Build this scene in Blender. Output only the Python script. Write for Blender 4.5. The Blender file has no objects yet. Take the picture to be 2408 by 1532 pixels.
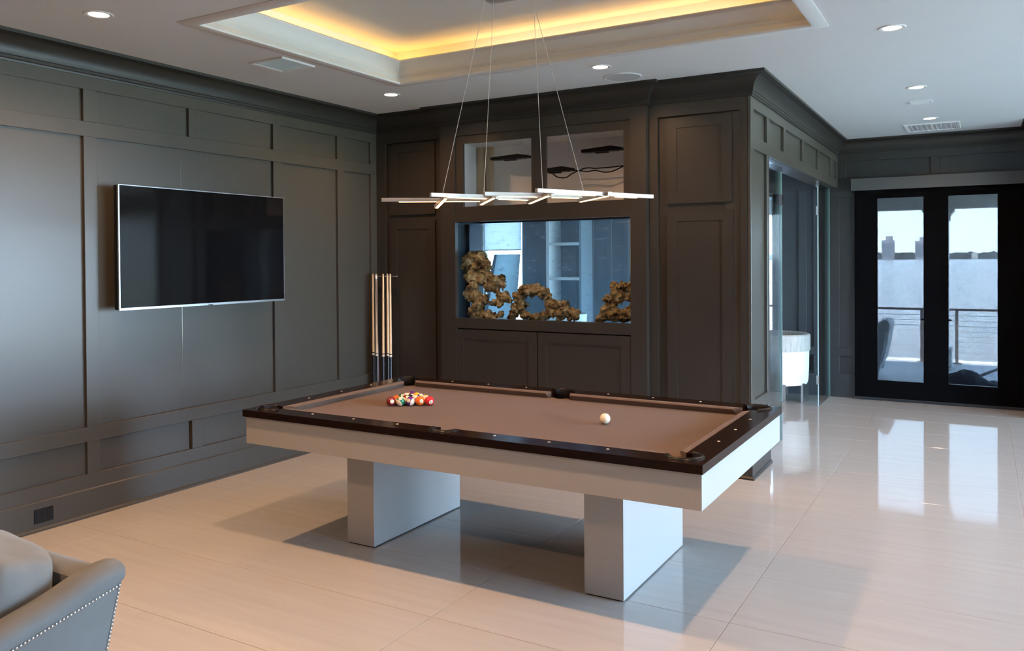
import bpy, bmesh, math, random
from mathutils import Vector, Matrix, noise
random.seed(7)
C = bpy.context.scene.collection
R = math.radians
# ------------------------------------------------------------------ camera, world, light, exposure
SC = bpy.context.scene
H = 1.65
F, CX, CY = 1924.385, 1204.0, 632.215
def cam_axes(yaw, pit, rol):
    f = Vector((-math.sin(yaw)*math.cos(pit), math.cos(yaw)*math.cos(pit), -math.sin(pit)))
    r = Vector((math.cos(yaw), math.sin(yaw), 0)); d = f.cross(r)
    c, s = math.cos(rol), math.sin(rol)
    return c*r + s*d, -s*r + c*d, f
CR, CD, CF = cam_axes(.523086143, .0109063604, .00673867174)
camd = bpy.data.cameras.new('camera'); cam = bpy.data.objects.new('camera', camd); C.objects.link(cam)
camd.sensor_width = 36.0; camd.sensor_fit = 'HORIZONTAL'; camd.lens = F*36/2408
camd.shift_y = -(766-CY)/2408; camd.clip_start = .05; camd.clip_end = 6000
m = Matrix.Identity(4)
for i in range(3):
    m[i][0] = CR[i]; m[i][1] = -CD[i]; m[i][2] = -CF[i]
m[0][3] = 0; m[1][3] = 0; m[2][3] = H
cam.matrix_world = m
SC.camera = cam
SC.view_settings.view_transform = 'Standard'; SC.view_settings.look = 'None'
SC.view_settings.gamma = 1; SC.view_settings.use_curve_mapping = False
SC.view_settings.exposure = 0.3
w = bpy.data.worlds.new('sky'); SC.world = w; w.use_nodes = True
nt = w.node_tree; nt.nodes.clear()
tc = nt.nodes.new('ShaderNodeTexCoord'); sx = nt.nodes.new('ShaderNodeSeparateXYZ')
rp = nt.nodes.new('ShaderNodeValToRGB'); bg = nt.nodes.new('ShaderNodeBackground'); wo = nt.nodes.new('ShaderNodeOutputWorld')
nt.links.new(tc.outputs['Generated'], sx.inputs[0]); nt.links.new(sx.outputs['Z'], rp.inputs[0])
nt.links.new(rp.outputs[0], bg.inputs[0]); nt.links.new(bg.outputs[0], wo.inputs[0])
rp.color_ramp.elements[0].position = 0.0; rp.color_ramp.elements[0].color = (.56, .78, 1.0, 1)
rp.color_ramp.elements[1].position = 0.9; rp.color_ramp.elements[1].color = (.28, .52, 1.0, 1)
e_ = rp.color_ramp.elements.new(.25); e_.color = (.45, .68, 1.0, 1)
bg.inputs[1].default_value = 33
sun = bpy.data.lights.new('sun', 'SUN'); sun.energy = 150; sun.angle = R(.6); sun.color = (1, .95, .88)
so = bpy.data.objects.new('sun', sun); C.objects.link(so)
so.rotation_euler = Vector((.06, .07, -1)).to_track_quat('-Z', 'Y').to_euler()   # almost overhead
SC.cycles.max_bounces = 10; SC.cycles.diffuse_bounces = 5; SC.cycles.glossy_bounces = 4; SC.cycles.transparent_max_bounces = 12
SC.cycles.caustics_reflective = True; SC.cycles.blur_glossy = .6; SC.cycles.caustics_refractive = False; SC.cycles.sample_clamp_indirect = 6

# ------------------------------------------------------------------ materials
MATS = {}
def lnk(nt, a, b): nt.links.new(a, b)
def mat(name, col, rough=.5, metal=0, spec=.5, var=0.0, vscale=8, stretch=(1, 1, 1), bump=0.0, bscale=60, coat=0, emit=None, estr=0, rvar=0, trans=None, sheen=0):
    if name in MATS: return MATS[name]
    m = bpy.data.materials.new(name); m.use_nodes = True; nt = m.node_tree
    p = nt.nodes['Principled BSDF']
    p.inputs['Base Color'].default_value = (*col, 1); p.inputs['Roughness'].default_value = rough
    p.inputs['Metallic'].default_value = metal; p.inputs['Specular IOR Level'].default_value = spec
    p.inputs['Coat Weight'].default_value = coat; p.inputs['Coat Roughness'].default_value = .08
    if sheen: p.inputs['Sheen Weight'].default_value = sheen; p.inputs['Sheen Roughness'].default_value = .5
    if emit: p.inputs['Emission Color'].default_value = (*emit, 1); p.inputs['Emission Strength'].default_value = estr
    tc = nt.nodes.new('ShaderNodeTexCoord'); mp = nt.nodes.new('ShaderNodeMapping'); mp.inputs['Scale'].default_value = stretch
    lnk(nt, tc.outputs['Object'], mp.inputs[0])
    if var or rvar:
        n = nt.nodes.new('ShaderNodeTexNoise'); n.inputs['Scale'].default_value = vscale; n.inputs['Detail'].default_value = 6
        lnk(nt, mp.outputs[0], n.inputs['Vector'])
        if var:
            mx = nt.nodes.new('ShaderNodeMix'); mx.data_type = 'RGBA'
            mx.inputs['A'].default_value = (*[max(0, c*(1-var)) for c in col], 1); mx.inputs['B'].default_value = (*[min(1, c*(1+var)) for c in col], 1)
            lnk(nt, n.outputs['Fac'], mx.inputs['Factor']); lnk(nt, mx.outputs['Result'], p.inputs['Base Color'])
        if rvar:
            mr = nt.nodes.new('ShaderNodeMapRange'); mr.inputs['To Min'].default_value = rough-rvar; mr.inputs['To Max'].default_value = rough+rvar
            lnk(nt, n.outputs['Fac'], mr.inputs['Value']); lnk(nt, mr.outputs[0], p.inputs['Roughness'])
    if bump:
        n2 = nt.nodes.new('ShaderNodeTexNoise'); n2.inputs['Scale'].default_value = bscale; n2.inputs['Detail'].default_value = 4
        lnk(nt, mp.outputs[0], n2.inputs['Vector'])
        b = nt.nodes.new('ShaderNodeBump'); b.inputs['Strength'].default_value = bump; b.inputs['Distance'].default_value = .01
        lnk(nt, n2.outputs['Fac'], b.inputs['Height']); lnk(nt, b.outputs[0], p.inputs['Normal'])
    MATS[name] = m; return m
def glassmat(name, tint, gloss=1.0, rough=0.0, dirt=0, dirtcol=(.8, .85, .9), weave=0, dens=.5, ior=1.5, base=0):
    """thin sheet: tinted see-through, fresnel reflection, optional marks or woven threads"""
    m = bpy.data.materials.new(name); m.use_nodes = True; nt = m.node_tree; nt.nodes.clear()
    out = nt.nodes.new('ShaderNodeOutputMaterial'); tr = nt.nodes.new('ShaderNodeBsdfTransparent'); tr.inputs[0].default_value = (*tint, 1)
    gl = nt.nodes.new('ShaderNodeBsdfGlossy'); gl.inputs['Roughness'].default_value = rough
    fr = nt.nodes.new('ShaderNodeFresnel'); fr.inputs[0].default_value = ior
    mu = nt.nodes.new('ShaderNodeMath'); mu.operation = 'MULTIPLY'; mu.inputs[1].default_value = gloss
    mx = nt.nodes.new('ShaderNodeMixShader')
    lnk(nt, fr.outputs[0], mu.inputs[0]); lnk(nt, mu.outputs[0], mx.inputs[0]); lnk(nt, tr.outputs[0], mx.inputs[1]); lnk(nt, gl.outputs[0], mx.inputs[2])
    last = mx.outputs[0]
    if dirt:
        tc = nt.nodes.new('ShaderNodeTexCoord'); mp = nt.nodes.new('ShaderNodeMapping'); mp.inputs['Scale'].default_value = (1, 1, 2.6)
        n = nt.nodes.new('ShaderNodeTexNoise'); n.inputs['Scale'].default_value = 9; n.inputs['Detail'].default_value = 10; n.inputs['Roughness'].default_value = .8
        r = nt.nodes.new('ShaderNodeMapRange'); r.inputs['From Min'].default_value = .55; r.inputs['From Max'].default_value = .75; r.inputs['To Max'].default_value = dirt; r.inputs['To Min'].default_value = base
        df = nt.nodes.new('ShaderNodeBsdfDiffuse'); df.inputs[0].default_value = (*dirtcol, 1); t2 = nt.nodes.new('ShaderNodeBsdfTranslucent'); t2.inputs[0].default_value = (*dirtcol, 1)
        ad = nt.nodes.new('ShaderNodeMixShader'); mx2 = nt.nodes.new('ShaderNodeMixShader')
        lnk(nt, tc.outputs['Object'], mp.inputs[0]); lnk(nt, mp.outputs[0], n.inputs['Vector']); lnk(nt, n.outputs['Fac'], r.inputs['Value'])
        lnk(nt, df.outputs[0], ad.inputs[1]); lnk(nt, t2.outputs[0], ad.inputs[2]); lnk(nt, r.outputs[0], mx2.inputs[0]); lnk(nt, last, mx2.inputs[1]); lnk(nt, ad.outputs[0], mx2.inputs[2])
        last = mx2.outputs[0]
    if weave:
        df = nt.nodes.new('ShaderNodeBsdfDiffuse'); df.inputs[0].default_value = (*dirtcol, 1)
        mx2 = nt.nodes.new('ShaderNodeMixShader'); mx2.inputs[0].default_value = dens
        lnk(nt, tr.outputs[0], mx2.inputs[1]); lnk(nt, df.outputs[0], mx2.inputs[2]); last = mx2.outputs[0]
    lnk(nt, last, out.inputs[0]); MATS[name] = m; return m
def emat(name, col, s):
    m = bpy.data.materials.new(name); m.use_nodes = True; nt = m.node_tree; nt.nodes.clear()
    o = nt.nodes.new('ShaderNodeOutputMaterial'); e = nt.nodes.new('ShaderNodeEmission'); e.inputs[0].default_value = (*col, 1); e.inputs[1].default_value = s
    lnk(nt, e.outputs[0], o.inputs[0]); MATS[name] = m; return m

M_PANEL = mat('dark_olive_paint', (.054, .050, .043), .31, spec=.5)
M_CAB = mat('dark_brown_paint', (.031, .026, .022), .34, spec=.5, var=.12, vscale=4, stretch=(6, 6, .4), bump=.02, bscale=30)
M_CROWN = mat('crown_paint', (.021, .020, .019), .42, spec=.4, var=.08, vscale=5)
M_CEIL = mat('ceiling_paint', (.60, .60, .595), .75, spec=.25, var=.02, vscale=2)
M_TRAYC = mat('tray_wallcover', (.56, .54, .50), .8, spec=.2, var=.07, vscale=60, stretch=(1, 4, 1), bump=.15, bscale=120)
M_TRIMW = mat('white_trim', (.68, .68, .67), .45, spec=.4)
M_BLACK = mat('black_plastic', (.008, .008, .009), .5, spec=.2)
M_GROUT = mat('grout', (.62, .60, .57), .8)
M_STEEL = mat('brushed_steel', (.6, .6, .6), .3, metal=1)
M_CHROME = mat('chrome', (.8, .8, .8), .12, metal=1)
M_WHITE = mat('white_paint', (.78, .79, .79), .5)
M_BEIGE = mat('beige_wall', (.80, .77, .73), .7, var=.03, vscale=3)
M_WOODSTUD = mat('pine_stud', (.42, .30, .19), .6, var=.25, vscale=6, stretch=(8, 8, .5))
M_GLASS = glassmat('clear_glass', (.95, .975, .97), .8)
M_TANKF = glassmat('tank_front_glass', (.92, .965, .98), .4)
M_TANKB = glassmat('tank_back_glass', (.92, .97, .985), .2, dirt=.50, base=.10, dirtcol=(.42, .62, .80))
M_SHADE = glassmat('solar_shade', (.245, .243, .24), 0, weave=1, dens=.14, dirtcol=(.025, .026, .03))
M_GEDGE = mat('glass_edge', (.45, .62, .60), .2, spec=.6)

# ------------------------------------------------------------------ mesh helpers
class MB:
    def __init__(s): s.v = []; s.f = []
    def add(s, vs, fs):
        o = len(s.v); s.v += [Vector(v) for v in vs]; s.f += [[i+o for i in f] for f in fs]; return s
    def box(s, x0, x1, y0, y1, z0, z1):
        return s.add([(x0,y0,z0),(x1,y0,z0),(x1,y1,z0),(x0,y1,z0),(x0,y0,z1),(x1,y0,z1),(x1,y1,z1),(x0,y1,z1)],
                     [(0,3,2,1),(4,5,6,7),(0,1,5,4),(1,2,6,5),(2,3,7,6),(3,0,4,7)])
    def prism(s, pts, z0, z1):
        n = len(pts)
        return s.add([(x,y,z0) for x,y in pts]+[(x,y,z1) for x,y in pts],
                     [list(range(n))[::-1], list(range(n,2*n))]+[(i,(i+1)%n,(i+1)%n+n,i+n) for i in range(n)])
    def extr(s, pts, d):
        """polygon of 3-D points pushed along d"""
        n = len(pts); d = Vector(d); p = [Vector(q) for q in pts]
        return s.add(p+[q+d for q in p], [list(range(n))[::-1], list(range(n,2*n))]+[(i,(i+1)%n,(i+1)%n+n,i+n) for i in range(n)])
    def bar(s, a, b, w, h, up=(0,0,1)):
        a, b = Vector(a), Vector(b); t = (b-a).normalized(); sd = t.cross(Vector(up)).normalized(); u = sd.cross(t)
        c = [(-w/2,-h/2),(w/2,-h/2),(w/2,h/2),(-w/2,h/2)]
        return s.add([a+sd*i+u*j for i,j in c]+[b+sd*i+u*j for i,j in c], [(3,2,1,0),(4,5,6,7)]+[(i,(i+1)%4,(i+1)%4+4,i+4) for i in range(4)])
    def tube(s, pts, r, n=8, cap=True):
        P = [Vector(p) for p in pts]; rs = r if isinstance(r, (list, tuple)) else [r]*len(P); o = len(s.v)
        for i, p in enumerate(P):
            t = (P[min(i+1,len(P)-1)]-P[max(i-1,0)]).normalized(); a = Vector((0,0,1)) if abs(t.z) < .9 else Vector((1,0,0))
            x = t.cross(a).normalized(); y = t.cross(x)
            s.v += [p+(x*math.cos(2*math.pi*k/n)+y*math.sin(2*math.pi*k/n))*rs[i] for k in range(n)]
        for i in range(len(P)-1):
            for k in range(n):
                s.f.append([o+i*n+k, o+i*n+(k+1)%n, o+(i+1)*n+(k+1)%n, o+(i+1)*n+k])
        if cap: s.f.append([o+k for k in range(n)][::-1]); s.f.append([o+(len(P)-1)*n+k for k in range(n)])
        return s
    def lathe(s, c, prof, n=32, a0=0, a1=2*math.pi, closed=True):
        c = Vector(c); o = len(s.v); full = abs(a1-a0-2*math.pi) < 1e-6; m = n if full else n+1
        for k in range(m):
            a = a0+(a1-a0)*k/n
            s.v += [c+Vector((r*math.cos(a), r*math.sin(a), z)) for r, z in prof]
        L = len(prof)
        for k in range(n):
            k2 = (k+1) % m
            for j in range(L if closed else L-1):
                j2 = (j+1) % L
                s.f.append([o+k*L+j, o+k2*L+j, o+k2*L+j2, o+k*L+j2])
        if not full and closed:
            s.f.append([o+j for j in range(L)]); s.f.append([o+(m-1)*L+j for j in range(L)][::-1])
        return s
    def sphere(s, c, r, n=16, sc=(1,1,1)):
        c = Vector(c); o = len(s.v); h = n//2
        s.v.append(c+Vector((0,0,r*sc[2])))
        for i in range(1,h):
            t = math.pi*i/h
            s.v += [c+Vector((r*sc[0]*math.sin(t)*math.cos(2*math.pi*k/n), r*sc[1]*math.sin(t)*math.sin(2*math.pi*k/n), r*sc[2]*math.cos(t))) for k in range(n)]
        s.v.append(c-Vector((0,0,r*sc[2]))); e = len(s.v)-1
        for k in range(n): s.f.append([o, o+1+k, o+1+(k+1)%n]); s.f.append([e, o+1+(h-2)*n+(k+1)%n, o+1+(h-2)*n+k])
        for i in range(h-2):
            for k in range(n): s.f.append([o+1+i*n+k, o+1+(i+1)*n+k, o+1+(i+1)*n+(k+1)%n, o+1+i*n+(k+1)%n])
        return s
    def sweep(s, path, prof, closed=False):
        """prof (o,z): o is the offset to the right-hand side of the path (plan view), mitred"""
        P = [Vector((x,y)) for x,y in path]; n = len(P); L = len(prof); o = len(s.v)
        def nr(a, b):
            d = (b-a).normalized(); return Vector((d.y,-d.x))
        for i in range(n):
            if closed or 0 < i < n-1:
                n1 = nr(P[i-1],P[i]); n2 = nr(P[i],P[(i+1)%n]); mm = (n1+n2)/(1+n1.dot(n2))
            else: mm = nr(P[0],P[1]) if i == 0 else nr(P[-2],P[-1])
            s.v += [Vector((P[i].x+mm.x*a, P[i].y+mm.y*a, z)) for a, z in prof]
        for i in range(n if closed else n-1):
            i2 = (i+1) % n
            for j in range(L):
                j2 = (j+1) % L; s.f.append([o+i*L+j, o+i2*L+j, o+i2*L+j2, o+i*L+j2])
        if not closed: s.f.append([o+j for j in range(L)]); s.f.append([o+(n-1)*L+j for j in range(L)][::-1])
        return s
    def mesh(s, name, off=(0,0,0), smooth=False, bevel=0, seg=2, sub=0, angle=40):
        me = bpy.data.meshes.new(name); of = Vector(off)
        me.from_pydata([tuple(v-of) for v in s.v], [], s.f); me.update()
        bm = bmesh.new(); bm.from_mesh(me); bmesh.ops.recalc_face_normals(bm, faces=bm.faces)
        if bevel:
            es = [e for e in bm.edges if len(e.link_faces) == 2 and e.calc_face_angle(0) > R(30)]
            bmesh.ops.bevel(bm, geom=es, offset=bevel, segments=seg, profile=.6, affect='EDGES', clamp_overlap=True)
        bm.to_mesh(me); bm.free()
        if smooth:
            for p in me.polygons: p.use_smooth = True
            if smooth != 'full': me.set_sharp_from_angle(angle=R(angle))
        return me
WL = {}
def obj(name, mb, material, parent=None, loc=None, **k):
    org = WL[parent.name] if parent else Vector(loc or (0,0,0))
    me = mb if isinstance(mb, bpy.types.Mesh) else mb.mesh(name, org, **k)
    if not me.materials: me.materials.append(material)
    o = bpy.data.objects.new(name, me); C.objects.link(o)
    if parent: o.parent = parent
    else: o.location = org
    WL[o.name] = org; return o
def place(name, me, material, parent, loc):
    """one more piece sharing mesh data, at a world place"""
    if not me.materials: me.materials.append(material)
    o = bpy.data.objects.new(name, me); C.objects.link(o); l = Vector(loc)
    if parent: o.parent = parent; o.location = l-WL[parent.name]
    else: o.location = l
    WL[o.name] = l; return o
def tag(o, label=None, cat=None, group=None, kind=None):
    if label: o['label'] = label
    if cat: o['category'] = cat
    if group: o['group'] = group
    if kind: o['kind'] = kind
    return o
def thing(name, label, cat, loc, group=None):
    o = bpy.data.objects.new(name, None); C.objects.link(o); o.location = loc; o.empty_display_size = .05
    WL[o.name] = Vector(loc); return tag(o, label, cat, group)
def B(*a): return MB().box(*a)
def ray(px, py): return CR*((px-CX)/F)+CD*((py-CY)/F)+CF
def onz(px, py, z): d = ray(px,py); t = (z-H)/d.z; return Vector((d.x*t, d.y*t, z))
def ony(px, py, y): d = ray(px,py); t = y/d.y; return Vector((d.x*t, y, H+d.z*t))
def smoothmesh(mb, name, off, levels=2, voxel=0):
    """subdivided / voxel-remeshed copy of a builder, made without operators"""
    me = mb.mesh(name+'_cage', off); o = bpy.data.objects.new(name+'_cage', me); C.objects.link(o)
    if voxel: r = o.modifiers.new('r', 'REMESH'); r.mode = 'VOXEL'; r.voxel_size = voxel
    else: r = o.modifiers.new('s', 'SUBSURF'); r.levels = levels; r.render_levels = levels
    dg = bpy.context.evaluated_depsgraph_get(); out = bpy.data.meshes.new_from_object(o.evaluated_get(dg)); out.name = name
    bpy.data.objects.remove(o); bpy.data.meshes.remove(me)
    for p in out.polygons: p.use_smooth = True
    return out
def cut(mb, cutters, name, off, **k):
    me = mb.mesh(name, off); o = bpy.data.objects.new(name+'_c', me); C.objects.link(o); tmp = []
    for c in cutters:
        cm = c.mesh('c', off); co = bpy.data.objects.new('cutter', cm); C.objects.link(co); tmp.append(co)
        b = o.modifiers.new('b', 'BOOLEAN'); b.operation = 'DIFFERENCE'; b.solver = 'EXACT'; b.object = co
    bpy.context.view_layer.update()
    dg = bpy.context.evaluated_depsgraph_get(); out = bpy.data.meshes.new_from_object(o.evaluated_get(dg)); out.name = name
    for c in tmp+[o]: bpy.data.objects.remove(c)
    if k.get('smooth'):
        for p in out.polygons: p.use_smooth = True
        out.set_sharp_from_angle(angle=R(35))
    return out

# ================================================================== THE SETTING
ZC = 3.02
# ---- floor: polished porcelain, 1215 x 607 tiles
def floor_mat():
    m = mat('polished_porcelain', (.60, .57, .53), .055, spec=.75)
    nt = m.node_tree; p = nt.nodes['Principled BSDF']
    g = nt.nodes.new('ShaderNodeNewGeometry'); mp = nt.nodes.new('ShaderNodeMapping'); mp.inputs['Scale'].default_value = (.55, 9, 1)
    n = nt.nodes.new('ShaderNodeTexNoise'); n.inputs['Scale'].default_value = 2.2; n.inputs['Detail'].default_value = 7; n.inputs['Roughness'].default_value = .6
    mx = nt.nodes.new('ShaderNodeMix'); mx.data_type = 'RGBA'; mx.inputs['A'].default_value = (.42, .40, .375, 1); mx.inputs['B'].default_value = (.52, .50, .47, 1)
    lnk(nt, g.outputs['Position'], mp.inputs[0]); lnk(nt, mp.outputs[0], n.inputs['Vector']); lnk(nt, n.outputs['Fac'], mx.inputs['Factor']); lnk(nt, mx.outputs['Result'], p.inputs['Base Color'])
    return m
M_FLOOR = floor_mat()
floor = tag(obj('floor', B(-8.2, 5.1, -3, 10.42, -.12, -.006), M_GROUT), 'cream polished porcelain tile floor with thin pale joints', 'floor', kind='structure')
TX, TY = 1.215, .6075
xs = [-5.03]+[-1.0+TX*k for k in range(-3, 2)]+[1.43, 2.645, 3.86, 5.0]; ys = [-2.8]+[3.07+TY*k for k in range(-9, 12)]+[10.3]
tmesh = {}
def tile(x0, x1, y0, y1):
    k = (round(x1-x0, 3), round(y1-y0, 3))
    if k not in tmesh:
        g = .0013; mb = B(-k[0]/2+g, k[0]/2-g, -k[1]/2+g, k[1]/2-g, -.012, 0); tmesh[k] = mb.mesh('tile', bevel=.0012, seg=1)
    place('tile', tmesh[k], M_FLOOR, floor, ((x0+x1)/2, (y0+y1)/2, 0))
for i in range(len(xs)-1):
    for j in range(len(ys)-1):
        if ys[j] < 9.7 or xs[i] < .2: tile(xs[i], xs[i+1], ys[j], ys[j+1])
        elif xs[i] < .3: tile(xs[i], .47, ys[j], ys[j+1])
for i, (a, b) in enumerate(((-5.86, -4.645), (-8.2, -5.86))):
    tile(a, min(b, -5.03), 6.8, 10.3)
# ---- ceiling with a tray
TI = (-3.897, -.876, 3.187, 5.05)      # inner edge of the tray lip
def rect(t, o): return (t[0]-o, t[1]+o, t[2]-o, t[3]+o)
cb = MB(); X0, X1, Y0, Y1 = rect(TI, .02)
for a in ((-8.2, X0, -3, 10.42), (X1, 5.13, -3, 10.42), (X0, X1, -3, Y0), (X0, X1, Y1, 10.42)): cb.box(*a, ZC, ZC+.06)
ceil = tag(obj('ceiling', cb, M_CEIL), 'flat white ceiling with a recessed tray over the pool table', 'ceiling', kind='structure')
def ring(t): return [(t[0], t[2]), (t[0], t[3]), (t[1], t[3]), (t[1], t[2])]      # clockwise: right-hand side is inside
lip = [(-.085, ZC), (-.085, ZC-.004), (-.07, ZC-.012), (-.03, ZC-.014), (-.012, ZC-.016), (0, ZC-.012), (.002, ZC), (-.006, ZC+.012), (-.01, ZC+.02), (-.02, ZC+.02)]
obj('tray_lip', MB().sweep(ring(TI), lip, True), M_TRIMW, ceil, smooth=True)
face = [(-.006, ZC+.012)]+[(-.006-.030*math.sin(math.pi*i/10), ZC+.012+.148*i/10) for i in range(1, 10)]+[(-.004, ZC+.160), (0, ZC+.164), (.001, ZC+.172), (-.006, ZC+.178), (-.02, ZC+.178), (-.045, ZC+.16), (-.05, ZC+.02)]
obj('tray_moulding', MB().sweep(ring(TI), face, True), M_TRIMW, ceil, smooth=True, angle=60)
cove = [(-.045, ZC+.13), (-.16, ZC+.13), (-.16, ZC+.30), (-.20, ZC+.30), (-.20, ZC+.10), (-.045, ZC+.10)]
obj('cove_ledge', MB().sweep(ring(TI), cove, True), M_TRIMW, ceil)
q = rect(TI, .2); obj('tray_ceiling', B(q[0], q[1], q[2], q[3], ZC+.285, ZC+.33), M_TRAYC, ceil)
M_COVE = emat('amber_led', (1, .54, .13), 19)
q = rect(TI, .115); obj('cove_light_strip', MB().sweep(ring(q), [(-.008, ZC+.131), (.008, ZC+.131), (.008, ZC+.137), (-.008, ZC+.137)], True), M_COVE, ceil)

# ---- panelled walls
def panelled(parent, mp, rails, stiles, panels, d=.024, mt=None):
    """mp(u,w,z) maps along / outward / up to the world; each board is its own piece"""
    mt = mt or M_PANEL
    def brd(n, u0, u1, z0, z1, w0, w1):
        a, b = mp(u0, w0, z0), mp(u1, w1, z1)
        obj(n, B(min(a[0],b[0]), max(a[0],b[0]), min(a[1],b[1]), max(a[1],b[1]), z0, z1), mt, parent, bevel=.0015, seg=1)
    for u0, u1, z0, z1 in rails: brd('rail', u0, u1, z0, z1, -d, 0)
    for u0, u1, z0, z1 in stiles: brd('stile', u0, u1, z0, z1, -d, 0)
    for u0, u1, z0, z1 in panels: brd('panel', u0-.004, u1+.004, z0-.004, z1+.004, -d-.008, -d)
ZR = [(.185, .277), (.487, .58), (2.468, 2.565), (2.772, 2.9)]      # rails
WX = -5.03
wl = tag(obj('wall_left', B(-5.2, WX-.030, -2.8, 6.2, 0, ZC), M_PANEL), 'dark olive panelled wall that carries the television', 'wall', kind='structure')
st = [(2.39, 2.48), (3.203, 3.294), (4.83, 4.92), (5.595, 5.691), (6.057, 6.139)]
stl = [(a, b, z0, z1) for a, b in st for z0, z1 in ((.277, .487), (.58, 2.468), (2.565, 2.772))]+[(4.012, 4.109, .277, .487), (4.012, 4.109, 2.565, 2.772)]
cols = [(2.48, 3.203), (3.294, 4.83), (4.92, 5.595), (5.691, 6.057)]; colt = [(2.48, 3.203), (3.294, 4.012), (4.109, 4.83), (4.92, 5.595), (5.691, 6.057)]
pn = [(*c, .58, 2.468) for c in cols]+[(*c, z0, z1) for c in colt for z0, z1 in ((.277, .487), (2.565, 2.772))]+[(-2.79, 2.39, .58, 2.468), (-2.79, 2.39, .277, .487), (-2.79, 2.39, 2.565, 2.772)]
panelled(wl, lambda u, w_, z: (WX+w_, u, z), [(-2.8, 6.139, *r) for r in ZR], stl, pn)
obj('panel_seam', MB().tube([(WX-.0255, 3.955, .62), (WX-.0245, 3.953, .86), (WX-.0235, 3.953, 1.1), (WX-.0245, 3.955, 1.34), (WX-.0255, 3.957, 2.40)], [.002, .0035, .005, .004, .002], 8), mat('seam_glare', (.10, .095, .085), .18, spec=.7), wl, smooth=True)  # pale glossy bead added on the seam to draw its streak of glare
bb = tag(obj('baseboard_left', MB().sweep([(WX-.004, -2.8), (WX-.004, 6.139)], [(-.02, 0), (.022, 0), (.022, .012), (.014, .022), (.010, .024), (.010, .178), (.004, .185), (-.02, .185)]), M_PANEL), 'dark base board with shoe moulding along the television wall', 'baseboard', kind='structure')
# side wall with the wide glazed opening
SX = -1.495
ws = tag(obj('wall_side', B(-1.69, SX-.030, 6.165, 6.745, 0, ZC).box(-1.69, SX-.030, 6.745, 10.3, 2.47, ZC), M_PANEL), 'dark panelled wall end and header around the glass partition', 'wall', kind='structure')
sc_ = [(6.251, 6.667), (6.773, 7.301), (7.399, 8.154), (8.252, 8.989), (9.106, 9.835), (9.93, 10.22)]
ss = [(6.145, 6.251), (6.667, 6.773), (7.301, 7.399), (8.154, 8.252), (8.989, 9.106), (9.835, 9.93), (10.22, 10.3)]
panelled(ws, lambda u, w_, z: (SX+w_, u, z), [(6.145, 6.745, *ZR[0]), (6.145, 6.745, *ZR[1]), (6.145, 10.3, 2.47, 2.565), (6.145, 10.3, *ZR[3])],
         [(a, b, 2.565, 2.772) for a, b in ss]+[(a, b, z0, z1) for a, b in ((6.145, 6.251), (6.667, 6.745)) for z0, z1 in ((.277, .487), (.58, 2.47))],
         [(*c, 2.565, 2.772) for c in sc_]+[(6.251, 6.667, .277, .487), (6.251, 6.667, .58, 2.47)])
tag(obj('baseboard_side',
    MB().sweep([(-2.2, 6.142), (SX-.002, 6.142), (SX-.002, 6.742)], [(-.02, 0), (.024, 0), (.024, .012), (.014, .024), (.010, .026), (.010, .178), (.004, .185), (-.02, .185)]), M_CAB),
    'dark base board and shoe moulding under the tall cabinet', 'baseboard', kind='structure')
# far wall with the french doors
FY = 10.3
M_FAR = mat('shaded_panel_paint', (.024, .025, .026), .34, spec=.5)  # same panelling paint, darkened to put the backlit wall's shade into the colour
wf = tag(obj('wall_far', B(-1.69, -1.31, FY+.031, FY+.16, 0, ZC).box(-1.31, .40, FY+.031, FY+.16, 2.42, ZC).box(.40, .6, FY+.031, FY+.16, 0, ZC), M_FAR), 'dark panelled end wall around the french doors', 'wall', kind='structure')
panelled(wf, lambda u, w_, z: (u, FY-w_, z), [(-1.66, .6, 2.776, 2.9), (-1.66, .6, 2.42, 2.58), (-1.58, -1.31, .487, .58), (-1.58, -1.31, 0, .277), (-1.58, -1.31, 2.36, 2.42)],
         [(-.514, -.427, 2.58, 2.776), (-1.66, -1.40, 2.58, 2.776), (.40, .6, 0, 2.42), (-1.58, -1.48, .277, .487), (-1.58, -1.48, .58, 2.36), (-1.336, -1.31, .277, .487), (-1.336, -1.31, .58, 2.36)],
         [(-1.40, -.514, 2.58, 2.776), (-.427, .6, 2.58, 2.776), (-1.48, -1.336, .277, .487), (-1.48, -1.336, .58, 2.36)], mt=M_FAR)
# right wall: glazed openings beside the camera (out of frame), rear wall
RX, RY, GX = .47, 9.7525, 5.0      # wing wall by the doors; the room opens to a glazed side further right
wr = tag(obj('wall_right', B(RX, RX+.13, RY, 10.42, 0, ZC).box(RX+.13, GX, RY, RY+.13, 0, ZC), M_PANEL), 'dark painted wing wall at the right edge of the view', 'wall', kind='structure')
WIN = [(2.2, 5.7), (5.9, 9.6)]
yy = [-2.8]+[v for p in WIN for v in p]+[RY]; wg = MB()
for i in range(0, len(yy), 2): wg.box(GX, GX+.13, yy[i], yy[i+1], 0, ZC)
for a, b in WIN: wg.box(GX, GX+.13, a, b, 2.6, ZC)
tag(obj('wall_glazed', wg, M_BEIGE), 'light wall with tall glazed openings beside the camera', 'wall', kind='structure')
for i, (a, b) in enumerate(WIN):
    fr = MB().box(GX+.02, GX+.1, a, a+.07, 0, 2.6).box(GX+.02, GX+.1, b-.07, b, 0, 2.6).box(GX+.02, GX+.1, a+.07, b-.07, 2.52, 2.6).box(GX+.02, GX+.1, a+.07, b-.07, 0, .08).box(GX+.02, GX+.1, (a+b)/2-.04, (a+b)/2+.04, .08, 2.52)
    tag(obj('window_%d' % (i+3), fr, M_BLACK), ('nearer', 'farther')[i]+' black framed sliding glass opening in the glazed side wall', 'window', kind='structure')
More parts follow.
